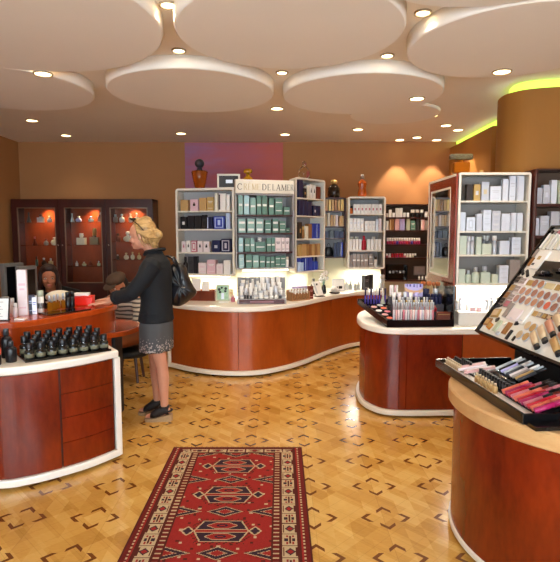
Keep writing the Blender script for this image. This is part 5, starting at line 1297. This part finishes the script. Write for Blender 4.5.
def face_parts(parent, c, yaw_m, sc=1.0):
    M = Matrix.Translation(Vector(c)) @ yaw_m.to_4x4()
    for s in (-1, 1):
        ey = MB().ell(M @ (Vector((.080,s*.031,.004))*sc), [q*sc for q in (.010,.013,.008)], 12, 8, yaw_m.to_4x4()).obj('eye', mat('eye_white', '#d9d0c8', rough=.2), parent, True)
        MB().ell(M @ (Vector((.0895,s*.031,.004))*sc), [q*sc for q in (.003,.006,.006)], 10, 6, yaw_m.to_4x4()).obj('iris', mat('iris_dark', '#33261f', rough=.2), ey, True)
        MB().ell(M @ (Vector((.086,s*.033,.022))*sc), [q*sc for q in (.006,.019,.0035)], 10, 6, yaw_m.to_4x4()).obj('eyebrow', mat('brow_brown', '#5b3f2a', rough=.8), parent, True)
    MB().ell(M @ (Vector((.0945,0,-.0645))*sc), [q*sc for q in (.0055,.021,.0085)], 12, 8, yaw_m.to_4x4()).obj('lips', mat('lips', '#a9524c', rough=.4), parent, True)
# --- standing woman at the cash desk; local x = the way she faces
wo = thing('person', 'standing blond person in dark jacket and grey patterned skirt leaning on cash desk', 'person', (-1.015, 4.235, 0), PI)
b = MB()
HY = Matrix.Rotation(math.radians(10), 3, 'Y') @ Matrix.Rotation(math.radians(-4), 3, 'Z')
HC_ = (.108, 0, 1.522)
head(b, HC_, HY)
b.tube([(-.005,0,1.33),(.03,0,1.40),(.075,0,1.47)], [.062,.052,.05], 14)
b.ellrings([(.80,.01,0,.11,.155),(.95,.0,0,.098,.135),(1.1,.0,0,.10,.14),(1.22,.01,0,.105,.155),(1.30,.0,0,.09,.15),(1.35,-.002,0,.055,.075)])
# legs: near (left, +y) and far (right, -y)
def leg(y, pts, rad): b.tube([(x, y+dy, z_) for x, dy, z_ in pts], rad, 16, True)
leg(.075, [(0,.01,.86),(-.005,.01,.70),(-.03,.005,.55),(-.048,0,.47),(-.058,0,.36),(-.062,0,.22),(-.066,0,.115),(-.060,0,.085)], [.095,.083,.063,.051,.050,.037,.031,.034])
leg(-.075, [(.01,-.01,.86),(.02,-.01,.70),(.035,-.005,.55),(.040,0,.47),(.032,0,.36),(.030,0,.22),(.028,0,.115),(.034,0,.085)], [.095,.083,.063,.051,.050,.037,.031,.034])
for y, x0 in ((.075,-.06),(-.075,.034)):     # feet on the wedge
    b.rings([[Vector((x0+dx, y+rw*math.cos(2*PI*k/12), z_+rh*math.sin(2*PI*k/12))) for k in range(12)] for dx, rw, z_, rh in ((-.050,.018,.085,.02),(-.03,.028,.088,.035),(.03,.032,.075,.038),(.08,.038,.052,.024),(.125,.038,.040,.016),(.150,.024,.036,.010))])
# arms
def arm(pts, rad): b.tube(pts, rad, 14, True)
arm([(0,.165,1.29),(.06,.195,1.17),(.155,.205,1.065),(.27,.15,1.035),(.36,.125,.992)], [.05,.045,.04,.034,.023])
hand(b, (.36,.125,.990), (1,-.02,-.10), 1, (0,0,1), 1.0, .12)
arm([(0,-.165,1.29),(.07,-.195,1.17),(.18,-.20,1.07),(.30,-.15,1.03),(.395,-.10,.992)], [.05,.045,.04,.034,.023])
hand(b, (.395,-.10,.990), (1,.05,-.10), -1, (0,0,1), 1.0, .12)
body = remesh(b.obj('body', SKIN, wo, True), .005, 3)
face_parts(wo, HC_, HY)
# hair: swept back with a loose knot
BLOND = wood('blond_hair', '#7d5a30', '#cfa76a', scale=22, rough=.5, coat=0, stretch=(.35,1.6,1.6), grain=.4)
b = MB()
Mh = Matrix.Translation(Vector(HC_)) @ HY.to_4x4()
def he(p, r, rot=None): b.ell(Mh @ Vector(p), r, 18, 12, HY.to_4x4() @ rot if rot else HY.to_4x4())
he((-.038,0,.045), (.090,.086,.092)); he((-.058,0,-.005), (.078,.084,.090)); he((-.012,0,.088), (.060,.064,.042), Matrix.Rotation(.35,4,'Y'))
he((-.105,0,-.035), (.042,.050,.055)); he((-.085,0,-.085), (.030,.050,.045)); he((-.140,.01,-.020), (.036,.040,.040)); he((-.045,0,.112), (.062,.056,.036))
for k in range(44):          # combed locks running back into the knot
    s = -1 if k % 2 else 1; u = (k//2)/21; w_ = random.uniform(-.008,.008)
    f_ = Vector((.050-.050*u+w_, s*(.006+.066*u), .112-.085*u))
    b.tube([Mh @ f_, Mh @ Vector((.0+w_, s*(.03+.058*u), .138-.115*u+w_)), Mh @ Vector((-.075, s*(.04+.05*u), .098-.125*u)), Mh @ Vector((-.145+w_, s*.028, .0-.05*u+w_))], [.0035,.0075,.0085,.006], 6)
for k in range(8):           # loose strands at the nape and temple
    s = -1 if k % 2 else 1
    b.tube([Mh @ Vector((.01-.01*k, s*.074, .03)), Mh @ Vector((-.01-.012*k, s*.080, -.05)), Mh @ Vector((-.03-.010*k, s*.066, -.10-.004*k))], [.006,.006,.003], 6)
remesh(b.obj('hair', BLOND, wo, True), .0038, 1)
b = MB()
for s in (-1,1):
    b.ell(Mh @ Vector((.040,s*.034,.138)), (.010,.030,.022), 14, 8, HY.to_4x4() @ Matrix.Rotation(.9,4,'Y'))
    b.tube([Mh @ Vector((.034,s*.062,.132)), Mh @ Vector((-.02,s*.092,.085)), Mh @ Vector((-.055,s*.096,.03))], .0035, 6)
b.tube([Mh @ Vector((.044,-.012,.142)), Mh @ Vector((.046,0,.145)), Mh @ Vector((.044,.012,.142))], .004, 6)
b.obj('sunglasses', mat('sunglass_black', '#141012', rough=.15), wo, True)
# jacket
JACK = mat('dark_jacket', '#0f1116', rough=.85, var=.2, scale=40, bump=.25)
b = MB()
b.ellrings([(.825,.005,0,.140,.190),(.84,.005,0,.142,.192),(.93,.0,0,.128,.172),(1.00,-.002,0,.124,.165),(1.10,.002,0,.128,.172),(1.20,.006,0,.134,.185),(1.27,.002,0,.124,.196),(1.315,-.006,0,.102,.175),(1.345,-.006,0,.082,.115),(1.37,.004,0,.070,.078),(1.395,.012,0,.068,.07)], 32)
b.tube([(-.005,.150,1.285),(.055,.200,1.175),(.145,.212,1.068),(.20,.19,1.05),(.262,.158,1.038)], [.078,.064,.058,.055,.052], 16, True)
b.tube([(-.005,-.150,1.285),(.065,-.200,1.175),(.17,-.205,1.073),(.225,-.185,1.053),(.292,-.155,1.035)], [.078,.064,.058,.055,.052], 16, True)
j = remesh(b.obj('jacket', JACK, wo, True), .006, 3)
b = MB()
b.tube([(.262,.158,1.038),(.288,.142,1.028)], [.055,.056], 16); b.obj('cuff', JACK, wo, True)
b = MB(); b.tube([(.292,-.155,1.035),(.316,-.140,1.025)], [.055,.056], 16); b.obj('cuff', JACK, wo, True)
MB().tube([(.066,-.045,1.385),(.088,0,1.365),(.066,.045,1.385)], .012, 8, True).tube([(.066,.045,1.388),(.0,.078,1.402),(-.06,.04,1.408),(-.075,0,1.41),(-.06,-.04,1.408),(.0,-.078,1.402),(.066,-.045,1.388)], .014, 8).obj('collar', JACK, wo, True)
MB().tube([(.10,.148,.90),(.02,.187,.905),(-.06,.165,.90)], .004, 6).obj('pocket_flap', JACK, wo, True)
# skirt with a light pattern gathering towards the hem
def skirt_mat():
    m, nt, bs = nodes_mat('grey_patterned_skirt')
    tc = nt.nodes.new('ShaderNodeTexCoord'); sx = nt.nodes.new('ShaderNodeSeparateXYZ'); nt.links.new(tc.outputs['Object'], sx.inputs[0])
    vo = nt.nodes.new('ShaderNodeTexVoronoi'); vo.inputs['Scale'].default_value = 55; nt.links.new(tc.outputs['Object'], vo.inputs['Vector'])
    band = M_(nt, 'MULTIPLY', M_(nt, 'SUBTRACT', .74, sx.outputs[2]), 6.0)
    dots = M_(nt, 'LESS_THAN', vo.outputs['Distance'], M_(nt, 'MULTIPLY', M_(nt, 'MINIMUM', M_(nt, 'MAXIMUM', band, 0), .62), .72))
    col = mixc(nt, dots, lin('#4a4a4c'), lin('#a89c98'))
    nt.links.new(col, bs.inputs['Base Color']); bs.inputs['Roughness'].default_value = .9
    return m
b = MB()
def skr(z_, cx, rx, ry, amp, n=64): return [Vector((cx+(rx+amp*math.cos(9*2*PI*k/n))*math.cos(2*PI*k/n), (ry+amp*math.cos(9*2*PI*k/n))*math.sin(2*PI*k/n), z_)) for k in range(n)]
b.rings([skr(.88,.0,.118,.165,0), skr(.80,.004,.132,.185,.001), skr(.70,.008,.135,.190,.003), skr(.60,.010,.133,.188,.006), skr(.585,.010,.132,.187,.006), skr(.60,.010,.126,.18,.006), skr(.70,.008,.125,.18,.003)])
b.obj('skirt', skirt_mat(), wo, True)
# wedge sandals
CORK = mat('jute_wedge', '#a88a66', rough=.9, var=.25, scale=60); SHOE = mat('shoe_black', '#1b1718', rough=.6)
for y, x0 in ((.075,-.06),(-.075,.034)):
    def outline(k): return [(-.075,.0,.0),(-.06,.032,0),(.02,.034,0),(.09,.045,0),(.14,.038,0),(.165,.0,0)]
    ol = [(-.072,0),(-.06,.030),(-.01,.033),(.05,.038),(.10,.044),(.145,.036),(.163,0),(.145,-.036),(.10,-.044),(.05,-.038),(-.01,-.033),(-.06,-.030)]
    def top(x): return .020 if x > .1 else .022+(.1-x)/.17*.040
    up = MB().rings([[Vector((x0+dx, y+rw*math.cos(2*PI*k/16), z_+rh*math.sin(2*PI*k/16))) for k in range(16)] for dx, rw, z_, rh in ((-.040,.034,.095,.040),(-.01,.037,.097,.045),(.03,.040,.085,.046),(.075,.045,.062,.034),(.105,.046,.050,.024))]).tube([(x0-.03,y+.034,.085),(x0-.062,y+.02,.092),(x0-.068,y,.094),(x0-.062,y-.02,.092),(x0-.03,y-.034,.085)], .008, 8)
    up.tube([(x0+math.cos(a)*.038-.0,y+math.sin(a)*.036,.118) for a in [i*PI/8 for i in range(17)]], .009, 8)
    sh = up.obj('shoe', SHOE, wo, True)
    MB().rings([[Vector((x0+x, y+w_, .001)) for x, w_ in ol], [Vector((x0+x, y+w_*1.03, top(x)*.5)) for x, w_ in ol], [Vector((x0+x, y+w_, top(x))) for x, w_ in ol]]).obj('sole', CORK, sh)
# black bag hanging behind her shoulder
BAG = mat('black_bag_leather', '#121217', rough=.3, var=.2, scale=14, bump=.5, coat=.3)
BX, BY, BZ = -.838, 4.34, .95
t = thing('shoulder_bag', 'slouchy glossy black bag hanging from the shoulder of the standing person', 'bag', (BX, BY, BZ))
bpx = [(165.5,270),(171,264),(178,263),(184,267),(187,277),(191,286),(194.5,293),(189,299),(179,305.5),(171,305.5),(166.5,299),(164.5,286)]
sm = smooth_line([((px-178)*.00832, zat(py, BY)-BZ) for px, py in bpx+[bpx[0]]], 5)[:-1]; cx_ = .01; cz_ = .15
rs = []
for k in range(15):
    a = -PI/2+PI*k/14; f = max(.03, math.cos(a)**.55)
    rs.append([Vector((cx_+(p.x-cx_)*f, .085*math.sin(a)*(1-.35*(p.y/.35)) + .007*math.sin(p.x*70+p.y*35+a*2), cz_+(p.y-cz_)*f)) for p in sm])
MB().rings(rs).obj('body', BAG, t, True)
for yy in (-.035,.035):
    MB().tube([(-.02,yy,.32),(-.055,yy,.385),(-.105,yy*.6,.400),(-.15,yy*.6,.37),(-.105,yy,.28)], .010, 8).obj('handle', BAG, t, True)
# --- seated people
def seated(root, look, hair_fn, top_mat, lean=.0, skin=SKIN2, hs=1.0, headc=(.06,0,1.10), down=6, trous=('dark_trousers', '#1e1c20')):
    b = MB(); R = Matrix.Rotation(look, 3, 'Z') @ Matrix.Rotation(math.radians(down), 3, 'Y')
    head(b, headc, R, hs)
    nb = Vector((lean, 0, .95)); hc = Vector(headc)
    b.tube([nb-Vector((0,0,.04)), nb.lerp(hc, .45), hc+Vector((-.01,0,-.03))], [.058,.05,.05], 12)
    b.ellrings([(.44,-.06,0,.12,.17),(.55,-.05+lean*.2,0,.115,.16),(.70,-.03+lean*.6,0,.105,.15),(.84,lean,0,.10,.165),(.92,lean,0,.07,.14)])
    for s in (-1,1):
        b.tube([(-.02,s*.09,.50),(.22,s*.10,.51),(.40,s*.10,.50),(.42,s*.10,.42),(.40,s*.10,.20),(.39,s*.10,.08)], [.085,.08,.062,.056,.05,.036], 14, True)
        b.rings([[Vector((.36+dx, s*.10+rw*math.cos(2*PI*k/10), .035+rh*math.sin(2*PI*k/10))) for k in range(10)] for dx, rw, rh in ((-.03,.025,.025),(.03,.034,.034),(.12,.04,.025),(.19,.028,.018))])
        b.tube([(lean,s*.15,.88),(lean+.05,s*.20,.76),(lean+.12,s*.21,.64),(lean+.24,s*.17,.645),(lean+.31,s*.13,.65)], [.05,.046,.042,.035,.024], 12, True)
        hand(b, (lean+.30,s*.135,.65), (1,-s*.35,-.05), s, (0,0,1), .95, .2)
    remesh(b.obj('body', skin, root, True), .0065, 3)
    face_parts(root, headc, R, hs)
    b = MB()
    b.ellrings([(.50,-.06,0,.135,.185),(.60,-.045+lean*.3,0,.13,.175),(.72,-.025+lean*.7,0,.12,.165),(.84,lean,0,.115,.182),(.91,lean,0,.088,.155),(.945,lean,0,.066,.085)], 28)
    for s in (-1,1):
        b.tube([(lean,s*.145,.88),(lean+.05,s*.20,.76),(lean+.115,s*.212,.65),(lean+.235,s*.175,.648)], [.064,.059,.054,.046], 14)
    remesh(b.obj('top', top_mat, root, True), .007, 3)
    b = MB()
    for s in (-1,1): b.tube([(-.04,s*.09,.50),(.22,s*.10,.512),(.40,s*.10,.50),(.425,s*.10,.42),(.405,s*.10,.20),(.395,s*.10,.11)], [.098,.09,.072,.066,.06,.052], 14, True)
    b.ellrings([(.42,-.06,0,.13,.185),(.53,-.06,0,.135,.186)])
    remesh(b.obj('trousers', mat(*trous, rough=.85), root, True), .008, 2)
    hair_fn(root, headc, R, hs)
DARKTOP = mat('black_top', '#19161a', rough=.85, var=.2)
AUBURN = mat('dark_auburn_hair', '#2c130f', rough=.5, var=.4, scale=26, stretch=(3, 3, 1), bump=.4)
def long_hair(root, c, R, sc):
    b = MB(); M = Matrix.Translation(Vector(c)) @ R.to_4x4()
    def he(p, r): b.ell(M @ (Vector(p)*sc), [q*sc for q in r], 16, 10, R.to_4x4())
    he((-.022,0,.050),(.100,.088,.088)); he((-.05,0,-.02),(.075,.092,.11)); he((.035,0,.095),(.045,.06,.03))
    for s in (-1,1):
        he((.012,s*.078,-.02),(.045,.022,.10)); he((-.005,s*.088,-.12),(.045,.03,.09)); he((.0,s*.09,-.19),(.04,.03,.07))
    he((-.06,0,-.12),(.05,.10,.10)); he((-.065,0,-.20),(.04,.10,.08))
    remesh(b.obj('hair', AUBURN, root, True), .0065, 3)
ch = None
def office_chair(loc, rot, lab):
    t = thing('office_chair', lab, 'chair', loc, rot)
    MB().ellrings([(.325,.03,0,.22,.22),(.335,.03,0,.235,.235),(.365,.03,0,.235,.235),(.375,.03,0,.21,.21)]).obj('seat', BLACKM, t, True)
    MB().rings([[Vector((-.245+dx, y, z_)) for y, z_ in ((-.20,.52),(-.22,.70),(-.19,.93),(0,.98),(.19,.93),(.22,.70),(.20,.52),(0,.49))] for k, dx in ((0,0),(1,-.04))]).obj('backrest', BLACKM, t, bevel=.012)
    MB().tube([(-.10,0,.31),(-.25,0,.33),(-.295,0,.60)], .02, 8).obj('back_support', GREYP, t)
    MB().lathe([(.03,.06),(.03,.324)], 12).obj('column', CHROME, t)
    for k in range(5):
        a = 2*PI*k/5; l = MB().tube([(0,0,.075),(.25*math.cos(a),.25*math.sin(a),.06)], [.02,.014], 8).obj('leg', BLACKM, t)
        MB().ell((.25*math.cos(a),.25*math.sin(a),.0255),(.025,.02,.025),10,8).obj('caster', BLACKM, l, True)
    return t
sx_, sy_ = xat(47, 5.2), 5.25
office_chair((sx_, sy_, 0), -PI/2, 'black office chair behind the cash desk under the long-haired person')
t = thing('person', 'seated person with long dark auburn hair and black top behind the cash desk', 'person', (sx_, sy_-.0, 0), -PI/2)
seated(t, .42, long_hair, DARKTOP, lean=-.0, headc=(.05,0,1.095))
# capped person in a striped shirt
def striped_mat():
    m, nt, bs = nodes_mat('striped_shirt')
    tc = nt.nodes.new('ShaderNodeTexCoord'); sx = nt.nodes.new('ShaderNodeSeparateXYZ'); nt.links.new(tc.outputs['Object'], sx.inputs[0])
    n = nt.nodes.new('ShaderNodeTexNoise'); n.inputs['Scale'].default_value = 5; nt.links.new(tc.outputs['Object'], n.inputs['Vector'])
    s = M_(nt, 'SINE', M_(nt, 'ADD', M_(nt, 'MULTIPLY', sx.outputs[2], 150), M_(nt, 'MULTIPLY', n.outputs['Fac'], 9)))
    col = mixc(nt, M_(nt, 'GREATER_THAN', s, .25), lin('#c9c0b4'), lin('#4e4a4c'))
    nt.links.new(col, bs.inputs['Base Color']); bs.inputs['Roughness'].default_value = .9
    return m
CAPM = mat('brown_cap', '#4f3b2c', rough=.85, var=.2)
def cap_hair(root, c, R, sc):
    M = Matrix.Translation(Vector(c)) @ R.to_4x4()
    b = MB()
    for p, r in (((-.04,0,.0),(.075,.080,.085)),((-.06,0,-.05),(.04,.06,.04))): b.ell(M @ (Vector(p)*sc), r, 14, 10, R.to_4x4())
    remesh(b.obj('hair', mat('short_dark_hair', '#2b1d16', rough=.7, var=.3), root, True), .0065, 2)
    b = MB(); b.ell(M @ Vector((-.005,0,.068)), (.108,.096,.062), 18, 10, R.to_4x4())
    cp_ = remesh(b.obj('cap', CAPM, root, True), .0065, 2)
    b = MB(); b.ell(M @ Vector((.095,0,.045)), (.065,.075,.010), 16, 8, R.to_4x4() @ Matrix.Rotation(.25,4,'Y')); b.obj('brim', CAPM, cp_, True)
cxp, cyp = xat(124, 5.3), 5.35
t = thing('stool', 'low upholstered stool under the capped person behind the round end of desk', 'stool', (cxp, cyp, 0), -PI/2)
MB().ellrings([(.27,0,0,.20,.20),(.285,0,0,.215,.215),(.325,0,0,.215,.215),(.34,0,0,.19,.19)]).obj('seat', BLACKM, t, True)
for k in range(4):
    a = PI/4+PI/2*k; MB().tube([(.13*math.cos(a),.13*math.sin(a),.275),(.17*math.cos(a),.17*math.sin(a),0)], [.018,.014], 8).obj('leg', DARKW, t)
t = thing('person', 'seated person in brown cap and striped shirt bending forward by the round desk end', 'person', (cxp, cyp, -.02), -PI/2-.25)
seated(t, -.25, cap_hair, striped_mat(), lean=.07, headc=(.17,0,1.04), down=26, trous=('brown_trousers', '#7a4420'))
carton(.17,.12,.42,'tan','lines','beige',(xat(107.5,7.0),6.9,.0),.1,'tall tan carton standing on the floor behind the capped person')
# ------------------------------------------------------------------ light
sun_sky = S.world = bpy.data.worlds.new('daylight'); sun_sky.use_nodes = True
bg = sun_sky.node_tree.nodes['Background']; bg.inputs[0].default_value = (.80,.90,1,1); bg.inputs[1].default_value = 9.0
# daylight enters through the shop window behind the camera
lp = lamp('AREA', 'window_portal', (0, YF-.02, 1.45), 1, (1,1,1), rot=(PI/2,0,PI), shape='RECTANGLE', size=6.3, size_y=2.15)
lp.data.cycles.is_portal = True
sun = lamp('SUN', 'sun', (0, -6, 8), 34.0, (1,.95,.86), rot=(math.radians(32), 0, math.radians(12)), angle=.02)
WARMW = (1,.95,.82)
def tube_light(name, lab, a, c, z_, e, width=.03, color=WARMW):
    a, c = Vector(a), Vector(c); m_ = (a+c)/2; L = (c-a).length; rot = math.atan2(c.y-a.y, c.x-a.x)
    t = thing(name, lab, 'light', (m_.x, m_.y, z_), rot)
    MB().box(-L/2,L/2,-width/2,width/2,-.012,-.0005).obj('housing', mat('strip_lamp', '#fff4d8', emit=5., var=0), t)
    lamp('AREA', 'tube', (0,0,-.02), e, color, t, shape='RECTANGLE', size=L*.95, size_y=width)
zb1 = zat(276, 6.17); 
tube_light('under_shelf_light', 'bright strip light under the leftmost white unit', (-1.16,6.33), (-.60,6.21), zb1, 7)
tube_light('under_shelf_light', 'bright strip light under the lettered unit and angled unit', (-.45,6.26), (.10,6.42), zat(270.5, 6.19), 4)
tube_light('under_shelf_light', 'short strip light under the narrow angled unit', (.26,6.55), (.44,6.77), zat(272.5, 6.5), 4)
tube_light('under_shelf_light', 'bright strip light under the middle white unit', (.95,7.2), (1.36,7.2), zat(269, yU5), 7)
tube_light('under_shelf_light', 'very bright strip light under the right silver case', (1.54,4.52), (2.08,4.52), zat(286, yC), 13, .05)
lampn = 0
S.view_settings.view_transform = 'Standard'; S.view_settings.look = 'None'; S.view_settings.gamma = 1; S.view_settings.use_curve_mapping = False
S.view_settings.exposure = 0.24
S.cycles.use_denoising = True
S.cycles.max_bounces = 8; S.cycles.diffuse_bounces = 4; S.cycles.glossy_bounces = 4; S.cycles.transmission_bounces = 6
S.cycles.sample_clamp_indirect = 4
S.cycles.caustics_reflective = False; S.cycles.caustics_refractive = False
